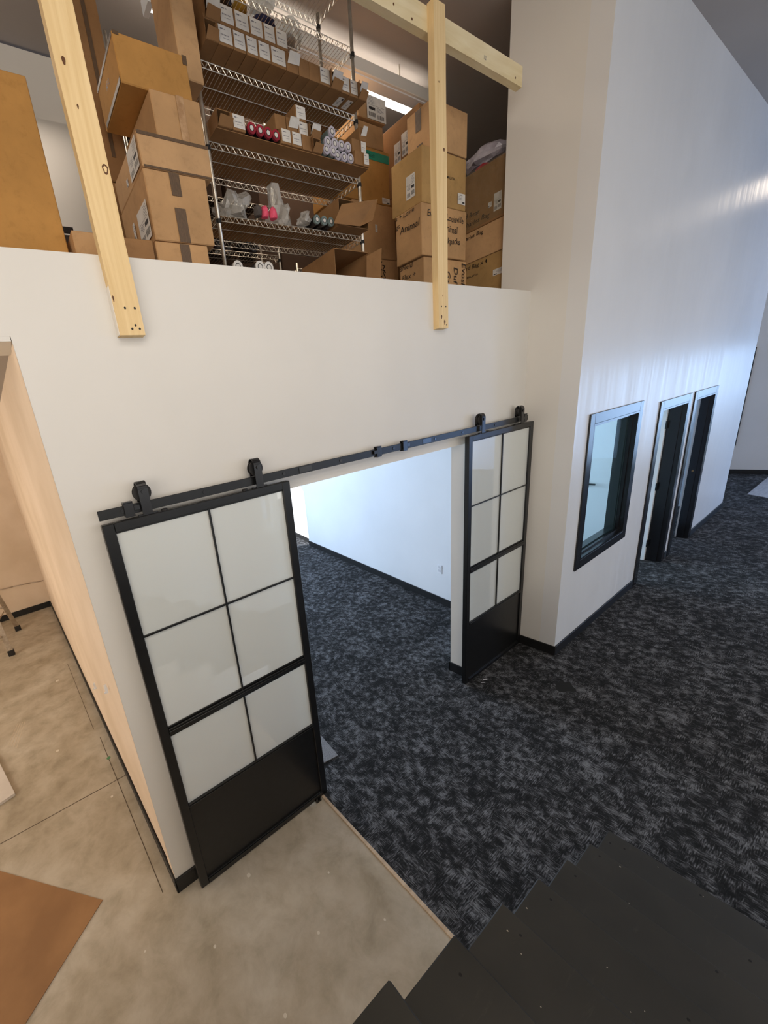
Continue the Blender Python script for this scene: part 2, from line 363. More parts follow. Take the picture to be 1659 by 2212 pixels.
# upper floor, its back wall, the roof
uf = MB(); uf.box(-4.2, XR, .2201, 5.74, 2.8601, 2.95); uf.box(XR+.12, 9.44, .226, 5.74, 2.8601, 2.95); uf.box(XR+.12, 9.44, -.2499, .2259, 2.8601, 2.95)
struct('floor', uf, M['ceil'], label='upper storage floor')
struct('wall_storage_back', MB().box(-4.2, 9.44, 2.28, 2.4, 2.95, 5.34), M['wall'])
ce = MB(); ce.add([(-4.4, -6.8, roof(-6.8)), (13.2, -6.8, roof(-6.8)), (13.2, 6, roof(6)), (-4.4, 6, roof(6)),
                   (-4.4, -6.8, roof(-6.8)+.15), (13.2, -6.8, roof(-6.8)+.15), (13.2, 6, roof(6)+.15), (-4.4, 6, roof(6)+.15)],
                  [(0,1,2,3),(7,6,5,4),(0,4,5,1),(1,5,6,2),(2,6,7,3),(3,7,4,0)])
struct('ceiling', ce, M['ceil'])

# baseboards
BH = .10
def bb(name, mb): struct(name, mb, M['base'], bevel=.002)
b1 = MB().box(-.118, .80, -.012, -.0005, 0, BH); b1.prism([(-.121, -.012), (-.1105, -.012), (-.114, .12), (-.3665, 5.49), (-.3785, 5.49), (-.126, .12)], 0, BH)
bb('baseboard_left', b1)
bb('baseboard_front', MB().box(XJ1-.012, XR-.013, -.012, -.0005, .008, BH).box(XJ1-.012, XJ1-.0005, -.0004, .132, .008, BH).box(XJ1-.012, 3.60, .1205, .132, .008, BH))
bb('baseboard_return', MB().box(XR-.012, XR-.0005, D-.012, -.0005, .008, BH))
bb('baseboard_long', MB().box(XR-.0004, D1[0]-.10, D-.012, D-.0005, .008, BH).box(D1[1]+.11, D2[0]-.11, D-.012, D-.0005, .008, BH)
   .box(D2[1]+.10, LE+.012, D-.012, D-.0005, .008, BH).box(LE+.0005, LE+.012, D, 3.3, .008, BH))
bb('baseboard_far', MB().box(12.548, 12.5595, -.9, 3.3, .008, BH))
bb('baseboard_left_back', MB().box(-4.2, -.38, 5.488, 5.4995, 0, BH))
k = (PB[0]-PA[0])/(PB[1]-PA[1])
bb('baseboard_partition', MB().prism([(PA[0]-.012, .133), (PA[0]-.0005, .133), (PB[0]-.0005, PB[1]), (PB[0]-.012, PB[1])], .008, BH)
   .prism([(4.318, 4.19), (4.3295, 4.19), (4.6195, 5.6), (4.608, 5.6)], .008, BH))

# window_1 in the long wall: black casing, deep reveal, stops and pane
wn = MB(); c0 = .085; yf = D-.014
def casing(mb, x0, x1, z0, z1, w_, yf, sill=True):
    mb.box(x0-w_, x0, yf, D-.0005, z0-(w_ if sill else 0), z1+w_); mb.box(x1, x1+w_, yf, D-.0005, z0-(w_ if sill else 0), z1+w_)
    mb.box(x0, x1, yf, D-.0005, z1, z1+w_)
    if sill: mb.box(x0, x1, yf, D-.0005, z0-w_, z0)
w1 = bpy.data.objects.new('window_1', None); COL.objects.link(w1); w1['kind'] = 'structure'; w1.location = (0, 0, 0)
casing(wn, WX0, WX1, WZ0, WZ1, c0, yf); wn.build('casing', M['black_trim'], w1, bevel=.003)
rv = MB(); t_ = .016
rv.box(WX0, WX0+t_, yf, -.236, WZ0, WZ1); rv.box(WX1-t_, WX1, yf, -.236, WZ0, WZ1); rv.box(WX0+t_, WX1-t_, yf, -.236, WZ1-t_, WZ1); rv.box(WX0+t_, WX1-t_, yf, -.236, WZ0, WZ0+t_)
rv.build('jamb', M['black_trim'], w1)
sh = MB(); a0, a1, b0_, b1_ = WX0+t_, WX1-t_, WZ0+t_, WZ1-t_
for y_ in (-.345, -.305):
    sh.box(a0, a0+.016, y_-.008, y_+.008, b0_, b1_); sh.box(a1-.016, a1, y_-.008, y_+.008, b0_, b1_)
    sh.box(a0+.016, a1-.016, y_-.008, y_+.008, b0_, b0_+.016); sh.box(a0+.016, a1-.016, y_-.008, y_+.008, b1_-.016, b1_)
sh.build('glazing_stop', M['black_trim'], w1)
MB().box(a0, a1, -.328, -.322, b0_, b1_).build('pane', M['glass'], w1)

# two office doorways with black frames; leaves stand open inside
def doorway(name, x0, x1, leaf_side, yb):
    d = bpy.data.objects.new(name, None); COL.objects.link(d); d['kind'] = 'structure'
    q = MB(); casing(q, x0, x1, 0.008, DH, .085, D-.014, False); q.build('casing', M['black_trim'], d, bevel=.003)
    q = MB(); q.box(x0, x0+.016, D-.014, yb, .008, DH); q.box(x1-.016, x1, D-.014, yb, .008, DH); q.box(x0+.016, x1-.016, D-.014, yb, DH-.016, DH)
    q.box(x0+.016, x0+.028, D+.03, -.30, .008, DH-.016); q.box(x1-.028, x1-.016, D+.03, -.30, .008, DH-.016); q.build('jamb', M['black_trim'], d)
    if leaf_side == 'right': lx = x1-.056
    else: lx = x0+.020
    lf = MB().box(lx, lx+.036, -.236, -.236+(x1-x0-.06), .015, DH-.02).build('leaf', M['wall_cool'], d, bevel=.002)
    hx = lx-.006 if leaf_side == 'right' else lx+.036
    for z_ in (.25, 1.0, 1.75):
        MB().box(x1-.064 if leaf_side == 'right' else x0+.052, x1-.0158 if leaf_side == 'right' else x0+.06, -.250, -.2365, z_-.045, z_+.045).build('hinge', M['black'], lf)
    yy = -.236+(x1-x0-.06)-.10; s_ = -1 if leaf_side == 'right' else 1
    xb = lx if s_ < 0 else lx+.036
    hd = MB().box(min(xb, xb+s_*.012), max(xb, xb+s_*.012), yy-.042, yy+.042, .965, 1.055)
    hd.tube((xb, yy, 1.01), (xb+s_*.055, yy, 1.01), .011, 10)
    hd.tube((xb+s_*.05, yy+.012, 1.01), (xb+s_*.05, yy-.15, 1.01), .013, 8)
    hd.build('handle', M['black'], lf)
    return d
doorway('door_1', *D1, 'right', -.236)
d2 = doorway('door_2', *D2, 'left', -.270)
MB().box(D2[1]-.0285, D2[1]-.0281, -.325, -.305, .97, 1.0).build('strike_plate', mat('brass_strike', (150, 120, 84), .35, .8), d2)

# far window (only its near stile and corner clear the long wall)
w2 = bpy.data.objects.new('window_2', None); COL.objects.link(w2); w2['kind'] = 'structure'
q = MB(); q.box(12.53, 12.5595, .02, .09, .6, 2.5); q.box(12.53, 12.5595, 1.23, 1.30, .6, 2.5); q.box(12.53, 12.5595, .09, 1.23, .6, .67); q.box(12.53, 12.5595, .09, 1.23, 2.43, 2.5)
q.build('frame', M['black_trim'], w2); MB().box(12.545, 12.556, .09, 1.23, .67, 2.43).build('pane', M['glass'], w2)
# glazed hall entry in the far wall beyond the frame
w3 = bpy.data.objects.new('window_3', None); COL.objects.link(w3); w3['kind'] = 'structure'
q = MB()
for y_ in (-3.72, -2.42, -1.12): q.box(12.50, 12.5595, y_-.03, y_+.03, .05, 2.75)
q.box(12.50, 12.5595, -3.69, -1.15, .05, .11); q.box(12.50, 12.5595, -3.69, -1.15, 2.69, 2.75); q.build('frame', M['black_trim'], w3)
MB().box(12.54, 12.558, -3.69, -1.15, .11, 2.69).build('pane', M['glass'], w3)
# inner room window frame
w4 = bpy.data.objects.new('window_4', None); COL.objects.link(w4); w4['kind'] = 'structure'
q = MB(); q.box(2.3, 2.35, 5.64, 5.70, .3, 2.5); q.box(4.30, 4.35, 5.64, 5.70, .3, 2.5); q.box(2.35, 4.30, 5.64, 5.70, .3, .35); q.box(2.35, 4.30, 5.64, 5.70, 2.45, 2.5)
q.build('frame', M['black_trim'], w4)

# ------------------------------------------------------------------ sliding glass doors and their track
ZB, ZT, DW = .014, 2.150, .94
YD0, YD1 = -.085, -.050            # door thickness
def sliding_door(x0, label):
    t = empty('sliding_glass_door', (x0, (YD0+YD1)/2, ZB), label, 'door', 'sliding glass doors on the black track')
    O = (x0, (YD0+YD1)/2, ZB); B = lambda mb, nm, mt, **k: mb.build(nm, mt, t, off=O, **k)
    for a in (x0, x0+DW-.048):
        B(MB().box(a, a+.048, YD0, YD1, ZB, ZT), 'stile', M['black'], bevel=.003)
    B(MB().box(x0+.048, x0+DW-.048, YD0, YD1, 2.112, ZT).box(x0+.048, x0+DW-.048, YD0+.008, YD0+.012, 2.104, 2.112), 'top_rail', M['black'], bevel=.002)
    B(MB().box(x0+.048, x0+DW-.048, YD0, YD1, 1.062, 1.104).box(x0+.048, x0+DW-.048, YD0-.004, YD0-.0002, 1.074, 1.092).box(x0+.048, x0+DW-.048, YD0+.009, YD0+.014, 1.104, 1.116), 'middle_rail', M['black'], bevel=.0015)
    B(MB().box(x0+.048, x0+DW-.048, YD0, YD1, .585, .612).box(x0+.048, x0+DW-.048, YD0-.004, YD0-.0002, .592, .602), 'lock_rail', M['black'], bevel=.0015)
    B(MB().box(x0+.048, x0+DW-.048, YD0, YD1, ZB, .058).box(x0+.048, x0+DW-.048, YD0-.005, YD0-.0002, .040, .052), 'bottom_rail', M['black'], bevel=.0015)
    B(MB().box(x0+.048, x0+DW-.048, YD0+.010, YD1-.006, .058, .585), 'kick_panel', M['black'])
    xm = x0+DW/2
    B(MB().box(xm-.0042, xm+.0042, YD0+.002, YD0+.011, 1.104, 2.112).box(x0+.048, xm-.0042, YD0+.002, YD0+.011, 1.6155, 1.6238).box(xm+.0042, x0+DW-.048, YD0+.002, YD0+.011, 1.6155, 1.6238), 'muntin', M['black'])
    B(MB().box(xm-.0042, xm+.0042, YD0+.002, YD0+.011, .612, 1.062), 'muntin', M['black'])
    for a, b_ in ((x0+.048, xm), (xm, x0+DW-.048)):
        for z0, z1 in ((.612, 1.062), (1.104, 1.6195), (1.6195, 2.112)):
            B(MB().box(a, b_, YD0+.0125, YD0+.0175, z0, z1), 'glass_pane', M['frost'])
    for hx in (x0+.195, x0+.765):
        h = MB(); yw = -.052
        # strap goes up the front, over the wheel, and down behind it
        prof = [(-.074, 2.1515), (-.074, 2.262)]+[(yw+.0-.022*math.cos(a_), 2.262+.026*math.sin(a_)) for a_ in [math.pi*k_/8 for k_ in range(1, 8)]]+[(-.030, 2.262), (-.030, 2.205)]
        for (ya, za), (yb, zb_) in zip(prof, prof[1:]):
            h.sheet((hx-.021, ya, za), (hx+.021, ya, za), (hx+.021, yb, zb_), (hx-.021, yb, zb_), .005)
        h.box(hx-.040, hx+.045, -.074, -.058, 2.1502, 2.156)
        hh = B(h, 'hanger_strap', M['black_trim'])
        wv = MB(); wv.tube((hx, -.062, 2.245), (hx, -.055, 2.245), .038, 24).tube((hx, -.055, 2.245), (hx, -.044, 2.245), .0315, 24).tube((hx, -.044, 2.245), (hx, -.037, 2.245), .038, 24)
        wv.build('wheel', M['rubber'], hh, off=O)
        MB().tube((hx, -.084, 2.250), (hx, -.0792, 2.250), .010, 6).build('bolt', M['black_trim'], hh, off=O)
        bx = hx+.075 if hx < x0+.5 else hx-.085
        B(MB().tube((bx, -.067, 2.1502), (bx, -.067, 2.158), .014, 12), 'rubber_bumper', M['rubber'])
    return t
dl = sliding_door(0.0, 'larger near frosted-glass barn door in black frame, left of the opening')
B_ = MB().box(.835, .875, YD0-.012, YD1+.02, .0005, .012); B_.box(.835, .845, YD0-.012, YD0-.006, .012, .035); B_.box(.865, .875, YD0-.012, YD0-.006, .012, .035)
g = B_.build('floor_guide', M['black'], None, off=(.855, YD0, 0)); g['label'] = 'small black floor guide bracket under the near barn door corner'; g['category'] = 'door guide'
dr = sliding_door(2.556, 'farther frosted-glass barn door in black frame, right of the opening')
t = empty('door_track', (1.73, -.045, 2.19), 'long flat black steel barn-door rail mounted across the white wall', 'door track')
O = (1.73, -.045, 2.19)
for a, b_ in ((.002, 1.03), (1.031, 2.07), (2.071, 3.46)):
    MB().box(a, b_, -.055, -.047, 2.165, 2.206).build('rail', M['black'], t, off=O, bevel=.0015)
for x in (.10, .475, .93, 1.33, 1.78, 2.20, 2.52, 2.95, 3.30):
    q = MB().tube((x, -.058, 2.186), (x, -.0552, 2.186), .009, 8).tube((x, -.0468, 2.186), (x, -.0005, 2.186), .012, 10)
    q.build('standoff_bolt', M['black_trim'], t, off=O)
for x in (1.03, 2.07):
    MB().box(x, x+.085, -.0575, -.0552, 2.172, 2.200).build('splice_plate', M['black_trim'], t, off=O)
for x, s in ((.125, 1), (1.64, -1), (1.88, 1), (3.40, -1)):
    q = MB().box(x-.020, x+.020, -.0665, -.0553, 2.156, 2.214).box(x-.020, x+.020, -.046, -.038, 2.156, 2.214).box(x-.020, x+.020, -.0665, -.038, 2.2142, 2.220).box(x+(s*.020 if s > 0 else -.045), x+(.045 if s > 0 else -.020), -.0665, -.058, 2.178, 2.200)
    q.build('end_stop', M['black_trim'], t, off=O, bevel=.001)

# ------------------------------------------------------------------ lumber posts and rail on the parapet
def lean_post(name, xb, xt, zb, zt, y0, y1, wd, label, knots=(), screws=(), edge=None):
    t = empty(name, ((xb+xb+wd)/2, y0, zb), label, 'lumber post'); O = ((xb+xb+wd)/2, y0, zb)
    X = lambda x, z: x + (xt-xb)*(z-zb)/(zt-zb)
    mb = MB(); n_ = 10
    for i in range(n_+1):
        z = zb+(zt-zb)*i/n_; jx = .0012*math.sin(i*2.3)
        mb.v += [(X(xb, z)+jx, y0, z), (X(xb, z)+wd+jx, y0, z), (X(xb, z)+wd+jx, y1, z), (X(xb, z)+jx, y1, z)]
    for i in range(n_):
        for k_ in range(4): a = i*4+k_; b_ = i*4+(k_+1) % 4; mb.f.append((a, b_, b_+4, a+4)); mb.m.append(0)
    mb.f += [(3, 2, 1, 0), (n_*4, n_*4+1, n_*4+2, n_*4+3)]; mb.m += [0, 0]
    mb.build('board', M['pine'], t, off=O)
    for x, z, ra, rb in knots:
        q = MB(); pts = [(X(xb, z)+x+ra*math.cos(a_)*(1+.2*math.sin(3*a_)), y0-.0006, z+rb*math.sin(a_)) for a_ in [2*math.pi*k_/14 for k_ in range(14)]]
        q.add(pts, [tuple(range(14))]); q.build('knot', M['knot'], t, off=O)
        if rb > .0155:
            q = MB(); q.add([(p_[0]*.6+.4*(X(xb, z)+x), y0-.0009, p_[2]*.6+.4*z) for p_ in pts], [tuple(range(14))]); q.build('knot_core', M['pine'], t, off=O)
    for x, z in screws:
        MB().tube((X(xb, z)+x, y0-.001, z), (X(xb, z)+x, y0+.004, z), .0045, 8).build('screw', M['rubber'], t, off=O)
    return t
lean_post('lumber_post', .259, .240, 2.850, 4.46, -.0385, -.0003, .100,
          'wide pine stud with a big ringed knot, screwed left on the parapet',
          knots=((.086, 3.385, .010, .016), (.028, 3.665, .006, .012), (.040, 3.55, .003, .007), (.006, 2.975, .003, .012)), screws=((.042, 2.945), (.080, 2.945), (.068, 2.885), (.052, 2.872), (.082, 2.872)))
q = MB().box(.2555, .2588, -.034, -.0004, 2.852, 3.02); q = q.build('caulk_bead', M['pine_edge'], bpy.data.objects['lumber_post'], off=(.309, -.0385, 2.85))
lean_post('lumber_post', 2.275, 2.245, 2.866, 4.408, -.0385, -.0003, .100,
          'narrower pine stud right of centre on the parapet, crossing the horizontal rail',
          knots=((.075, 3.79, .007, .009), (.045, 3.05, .003, .006), (.03, 2.93, .006, .012), (.062, 2.90, .007, .014), (.035, 4.08, .003, .005)), screws=((.03, 2.99), (.075, 2.99), (.08, 2.885)))
t = empty('lumber_rail', (1.3, .0, 4.295), 'horizontal pine board crossing behind the top of the right-hand stud', 'lumber rail'); O = (1.3, 0, 4.295)
mb = MB(); n_ = 14
for i in range(n_+1):
    x = -.55+(3.236+.55)*i/n_
    mb.v += [(x, .0002, 4.297), (x, .0385, 4.297), (x, .0385, 4.402), (x, .0002, 4.402)]
for i in range(n_):
    for k_ in range(4): a = i*4+k_; b_ = i*4+(k_+1) % 4; mb.f.append((a, a+4, b_+4, b_)); mb.m.append(0)
mb.f += [(0, 1, 2, 3), (n_*4+3, n_*4+2, n_*4+1, n_*4)]; mb.m += [0, 0]
mb.build('board', M['pine_x'], t, off=O)
text_mesh('pencil_mark', '12', .03, M['grey_ink'], t, (2.78-1.3, 0, .028), (1, 0, 0), (0, 0, 1), lift=.0008)
for x, z in ((1.98, 4.33), (2.12, 4.315), (3.15, 4.325)):
    MB().tube((x, -.0006, z), (x, .002, z), .006, 8).build('knot', M['knot'], t, off=O)

# ------------------------------------------------------------------ storage: cartons
def card_label(parent, O, face, a0, a1, b0, b1, pos, style=0, tilt=0, name='shipping_label'):
    """paper label on a face; face 'y' = facing the camera side (-y), 'x' = facing -x, 'z' = underside"""
    mb = MB(); e = .0012
    def P(a, b, l=0):
        if face == 'y': return (a, pos-e-l, b)
        if face == 'x': return (pos-e-l, a, b)
        return (a, b, pos-e-l)
    def Q(a, b, c, d, mi, l):
        v = [P(a, c, l), P(b, c, l), P(b, d, l), P(a, d, l)]
        if face == 'x' or face == 'z': v = [v[0], v[3], v[2], v[1]]
        mb.quad(*v, mi)
    if tilt:
        ym = pos-e
        mb.sheet((a0, ym, b0), (a1, ym, b0+tilt*.2), (a1, ym-.02, b1), (a0, ym-.03, b1-tilt*.3), .0012)
    else:
        Q(a0, a1, b0, b1, 0, 0)
        wa, wb = a1-a0, b1-b0
        R = random.Random(int((a0*997+b0*331)*100))
        if style == 0:      # carton-end label: heading, line of text
            Q(a0+.12*wa, a0+.34*wa, b0+.74*wb, b0+.82*wb, 2, .0004); Q(a0+.40*wa, a0+.52*wa, b0+.76*wb, b0+.80*wb, 2, .0004); [Q(a0+(.14+.11*k_)*wa, a0+(.14+.11*k_+.07)*wa, b0+.42*wb, b0+.49*wb, 2, .0004) for k_ in range(6)]; Q(a0+.3*wa, a0+.8*wa, b0+.26*wb, b0+.285*wb, 2, .0004)
        elif style == 1:    # courier label: blocks and barcodes
            Q(a0+.06*wa, a0+.94*wa, b0+.60*wb, b0+.61*wb, 1, .0004)
            for k_ in range(7):
                c = a0+.08*wa+k_*.055*wa; Q(c, c+.03*wa, b0+.12*wb, b0+.30*wb, 1, .0004)
            for k_ in range(6):
                c = a0+.55*wa+k_*.06*wa; Q(c, c+.03*wa, b0+.08*wb, b0+.26*wb, 1, .0004)
            for k_ in range(5): Q(a0+.08*wa, a0+(.3+.12*R.random())*wa, b0+(.66+.06*k_)*wb, b0+(.675+.06*k_)*wb, 2, .0004)
            for k_ in range(4): Q(a0+.52*wa, a0+(.7+.2*R.random())*wa, b0+(.38+.05*k_)*wb, b0+(.40+.05*k_)*wb, 2, .0004)
            Q(a0+.1*wa, a0+.42*wa, b0+.40*wb, b0+.52*wb, 1, .0004)
        else:
            for k_ in range(4): Q(a0+.1*wa, a0+(.5+.3*R.random())*wa, b0+(.4+.13*k_)*wb, b0+(.44+.13*k_)*wb, 2, .0004)
            Q(a0+.62*wa, a0+.92*wa, b0+.1*wb, b0+.26*wb, 1, .0004)
    return mb.build(name, [M['paper'], M['ink'], M['grey_ink']], parent, off=O)
def carton(label, x0, x1, y0, y1, z0, z1, col=0, name='cardboard_box', cat='box', group=None, jit=.003, open_=False, tapes=(), labels=(), texts=(), bev=.004):
    O = ((x0+x1)/2, (y0+y1)/2, z0); t = empty(name, O, label, cat, group); R = random.Random(int(x0*1000+z0*77))
    J = lambda: R.uniform(-jit, jit)
    mb = MB()
    if not open_:
        vs = [(x0+J(), y0+J(), z0), (x1+J(), y0+J(), z0), (x1+J(), y1+J(), z0), (x0+J(), y1+J(), z0), (x0+J(), y0+J(), z1), (x1+J(), y0+J(), z1), (x1+J(), y1+J(), z1), (x0+J(), y1+J(), z1)]
        mb.add(vs, [(0,3,2,1),(4,5,6,7),(0,1,5,4),(1,2,6,5),(2,3,7,6),(3,0,4,7)])
        mb.build('body', CB[col], t, off=O, bevel=bev)
    else:                   # open towards the camera: hollow tray carton
        th = .004
        mb.box(x0, x1, y0, y1, z0, z0+th).box(x0, x1, y0, y1, z1-th, z1).box(x0, x0+th, y0, y1, z0+th, z1-th).box(x1-th, x1, y0, y1, z0+th, z1-th).box(x0+th, x1-th, y1-th, y1, z0+th, z1-th)
        mb.build('body', CB[col], t, off=O)
    for tp in tapes:        # (face, a0, a1, b0, b1, material)
        face, a0, a1, b0, b1, mk = tp; q = MB(); e = jit+.0012
        if face == 'y': q.box(a0, a1, y0-e, y0-e+.0012, b0, b1)
        elif face == 'x': q.box(x0-e, x0-e+.0012, a0, a1, b0, b1)
        else: q.box(a0, a1, b0, b1, z0-e, z0-e+.0012)
        q.build('tape', M[mk], t, off=O)
    for lb in labels:
        face, a0, a1, b0, b1, sty = lb[:6]; pos = {'y': y0-jit-.0004, 'x': x0-jit-.0004, 'z': z0-.0004}[face]
        card_label(t, O, face, a0, a1, b0, b1, pos, sty, lb[6] if len(lb) > 6 else 0)
    for body, size, face, a, b_, *rest in texts:
        rot = rest[0] if rest else 0
        if face == 'y':
            rt, up, o_ = ((1, 0, 0), (0, 0, 1), (a-O[0], y0-jit-.0004-O[1], b_-O[2]))
            if rot: rt, up = (0, 0, -1), (1, 0, 0)
        else: rt, up, o_ = ((0, -1, 0), (0, 0, 1), (x0-jit-.0004-O[0], a-O[1], b_-O[2]))
        text_mesh('handwriting', body, size, M['marker'], t, o_, rt, up, bold=size*.004)
    return t
GL = 'cartons stacked beside the left stud'; GR = 'cartons stacked at the right of the storage loft'
# left stack, from the bottom
carton('low carton at the parapet, half hidden behind the left stud, taped at its corner', .425, .600, .30, .66, 2.951, 3.330, 3, group=GL, tapes=(('y', .44, .458, 3.0, 3.32, 'tape'),))
carton('lowest taped carton just right of the left stud, under the two big stacked ones', .612, .885, .30, .66, 2.951, 3.330, 0, group=GL, tapes=(('y', .735, .785, 2.96, 3.325, 'tape'),))
carton('big square carton right of the left stud, brown tape strips down its front', .620, .930, .30, .71, 3.334, 3.610, 0, group=GL,
       tapes=(('y', .742, .792, 3.52, 3.609, 'tape'), ('y', .742, .797, 3.334, 3.472, 'tape')), labels=(('x', .325, .475, 3.362, 3.505, 1), ('x', .53, .56, 3.43, 3.50, 2)))
carton('flat orange-brown carton with shiny tape along its top edge, second of the left stack', .621, .972, .30, .71, 3.613, 3.744, 1, group=GL,
       tapes=(('y', .622, .971, 3.730, 3.743, 'tape'), ('y', .63, .970, 3.613, 3.621, 'tape')), labels=(('x', .315, .455, 3.625, 3.735, 1), ('x', .50, .525, 3.640, 3.668, 2)))
carton('upright carton with crinkled shiny tape down its front, third of the left stack', .742, .992, .35, .76, 3.748, 3.945, 0, group=GL, tapes=(('y', .868, .905, 3.76, 3.944, 'clear_tape'),))
carton('topmost carton of the left stack, overhanging, with black tape on its corners', .628, .968, .372, .69, 3.949, 4.120, 2, group=GL,
       tapes=(('x', .373, .689, 4.104, 4.119, 'tape'), ('x', .373, .66, 3.950, 3.968, 'tape'), ('y', .628, .655, 4.108, 4.120, 'tape'), ('y', .945, .968, 4.085, 4.119, 'tape')), texts=(('RS 2', .03, 'x', .56, 4.03),))
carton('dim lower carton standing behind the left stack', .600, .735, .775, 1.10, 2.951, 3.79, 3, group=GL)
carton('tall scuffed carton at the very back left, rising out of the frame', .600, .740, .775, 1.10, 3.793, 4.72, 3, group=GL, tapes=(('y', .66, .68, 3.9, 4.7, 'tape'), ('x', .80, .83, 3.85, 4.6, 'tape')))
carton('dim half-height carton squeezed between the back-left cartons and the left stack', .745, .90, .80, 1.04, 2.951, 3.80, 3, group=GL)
crumple_later = True
carton('very large plain brown carton filling the left edge of the loft', -.62, .262, .50, .68, 2.951, 3.966, 2, cat='box')
carton('small slanted carton beside the very large plain one', .282, .400, .45, .66, 2.951, 3.402, 0)
t = carton('grey fabric-covered bin with black rim and marker lettering, behind the small slanted carton', -.1, .45, 1.14, 1.55, 2.951, 3.68, 3, name='storage_bin', cat='bin', texts=(('SS BLK', .058, 'y', .25, 3.60),))
for c_ in t.children:
    if c_.name.startswith('body'): c_.data.materials[0] = M['grey_bin']
MB().box(-.105, .455, 1.13, 1.1355, 3.682, 3.715).box(-.105, .455, 1.545, 1.555, 3.682, 3.715).box(-.105, -.099, 1.136, 1.545, 3.682, 3.715).box(.449, .455, 1.136, 1.545, 3.682, 3.715).build('rim', M['dark'], t, off=t.location)
# right stack
carton('bottom carton of the right stack with sideways marker writing on its front', 2.752, 3.302, .40, .62, 2.951, 3.461, 0, group=GR, texts=(('Evosh', .075, 'y', 3.23, 3.45, 1), ('Duf', .075, 'y', 3.12, 3.415, 1), ('Ga', .075, 'y', 3.02, 3.385, 1), ('shield', .05, 'x', .615, 3.43), ('Flex +', .05, 'x', .60, 3.36)))
carton('right-stack carton second from the bottom, marker writing across two faces', 2.730, 3.285, .40, .628, 3.470, 3.797, 0, group=GR,
       texts=(('Evosh', .060, 'y', 2.79, 3.715), ('+Louisville', .060, 'y', 2.985, 3.712), ('Animal', .066, 'y', 2.98, 3.640), ('Backpacks', .060, 'y', 2.95, 3.565), ('s + Lovie', .045, 'x', .625, 3.765), ('gs', .045, 'x', .625, 3.71), ('Animal', .062, 'x', .59, 3.665)))
carton('olive-brown carton with a scribbled label, third from the bottom of the right stack', 2.742, 3.272, .40, .665, 3.800, 4.128, 4, group=GR,
       labels=(('x', .455, .532, 3.86, 4.0, 1), ('y', 3.165, 3.262, 3.835, 3.905, 2)), texts=(('MALAYSIA', .022, 'y', 3.03, 3.975),))
carton('topmost carton of the right stack with two dark tape strips on its side', 2.862, 3.290, .40, .605, 4.140, 4.408, 1, group=GR,
       tapes=(('x', .485, .530, 4.28, 4.40, 'tape'), ('x', .475, .520, 4.14, 4.20, 'tape')))
# wrapped boxes in the far right corner
carton('lowest carton beside the white wall end with marker writing and a small white sticker', 3.60, 4.15, .245, .85, 2.951, 3.525, 4, group=GR, labels=(('x', .262, .345, 3.355, 3.40, 2),), texts=(('rd Bag x 4', .045, 'x', .585, 3.475), ('MALAYSIA', .022, 'x', .575, 3.41)))
carton('low pale carton lying under the cling-wrapped one, marked in black pen', 3.60, 4.15, .245, .85, 3.528, 3.755, 1, group=GR, texts=(('Charles Bag', .042, 'x', .64, 3.705),))
wb = carton('cling-wrapped carton with a bar-code label in the right corner under the white plastic heap', 3.60, 4.15, .245, .85, 3.758, 4.165, 3, group=GR,
            labels=(('x', .295, .355, 3.815, 3.935, 1), ('x', .372, .40, 3.86, 3.895, 2)), texts=(('d Bear', .048, 'x', .60, 3.86), ('Charles Bag', .048, 'x', .62, 3.80)))
q = MB(); n_ = 14; R = random.Random(5)
for i in range(n_+1):
    for k_ in range(9): q.v.append((3.592-.010*R.random(), .240+.62*i/n_, 3.77+.40*k_/8))
for i in range(n_):
    for k_ in range(8): a = i*9+k_; q.f.append((a, a+1, a+10, a+9)); q.m.append(0)
q.build('cling_wrap', M['wrap'], wb, off=wb.location, smooth=True)
# stack behind the rack's right post
GS = 'cartons stacked behind the right post of the wire rack'
carton('floor carton with heavy black scribbles, lowest behind the right rack post', 2.72, 3.150, .95, 1.25, 2.951, 3.657, 1, group=GS, texts=(('ZZz', .10, 'y', 2.80, 3.57), ('~S', .09, 'y', 2.88, 3.50)))
carton('upright carton with a small crooked white sticker, second behind the right rack post', 2.615, 3.130, .95, 1.25, 3.660, 4.056, 0, group=GS, labels=(('y', 2.70, 2.745, 4.0, 4.05, 2), ('y', 2.868, 2.895, 3.85, 3.905, 2)))
carton('wide golden-brown carton sealed with teal tape, third behind the right rack post', 2.470, 3.072, .95, 1.25, 4.060, 4.425, 2, group=GS,
       tapes=(('y', 2.472, 3.070, 4.345, 4.400, 'teal'),), labels=(('y', 2.97, 3.065, 4.065, 4.105, 2),), texts=(('Goods', .036, 'y', 2.80, 4.362),))
carton('plain carton on top of the teal-taped one', 2.700, 3.020, .95, 1.25, 4.428, 4.583, 0, group=GS)
carton('topmost carton behind the rack covered by a large white shipping sheet', 2.72, 3.030, .93, 1.22, 4.590, 4.742, 0, group=GS, labels=(('y', 2.815, 3.03, 4.592, 4.738, 1),))
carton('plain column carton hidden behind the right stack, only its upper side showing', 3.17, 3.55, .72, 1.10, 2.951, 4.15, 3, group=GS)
carton('dim carton with two pale labels peeking out behind the topmost right carton', 3.17, 3.56, .72, 1.08, 4.153, 4.640, 3, group=GS, labels=(('x', .90, .965, 4.36, 4.50, 1), ('x', .82, .89, 4.38, 4.53, 1)))

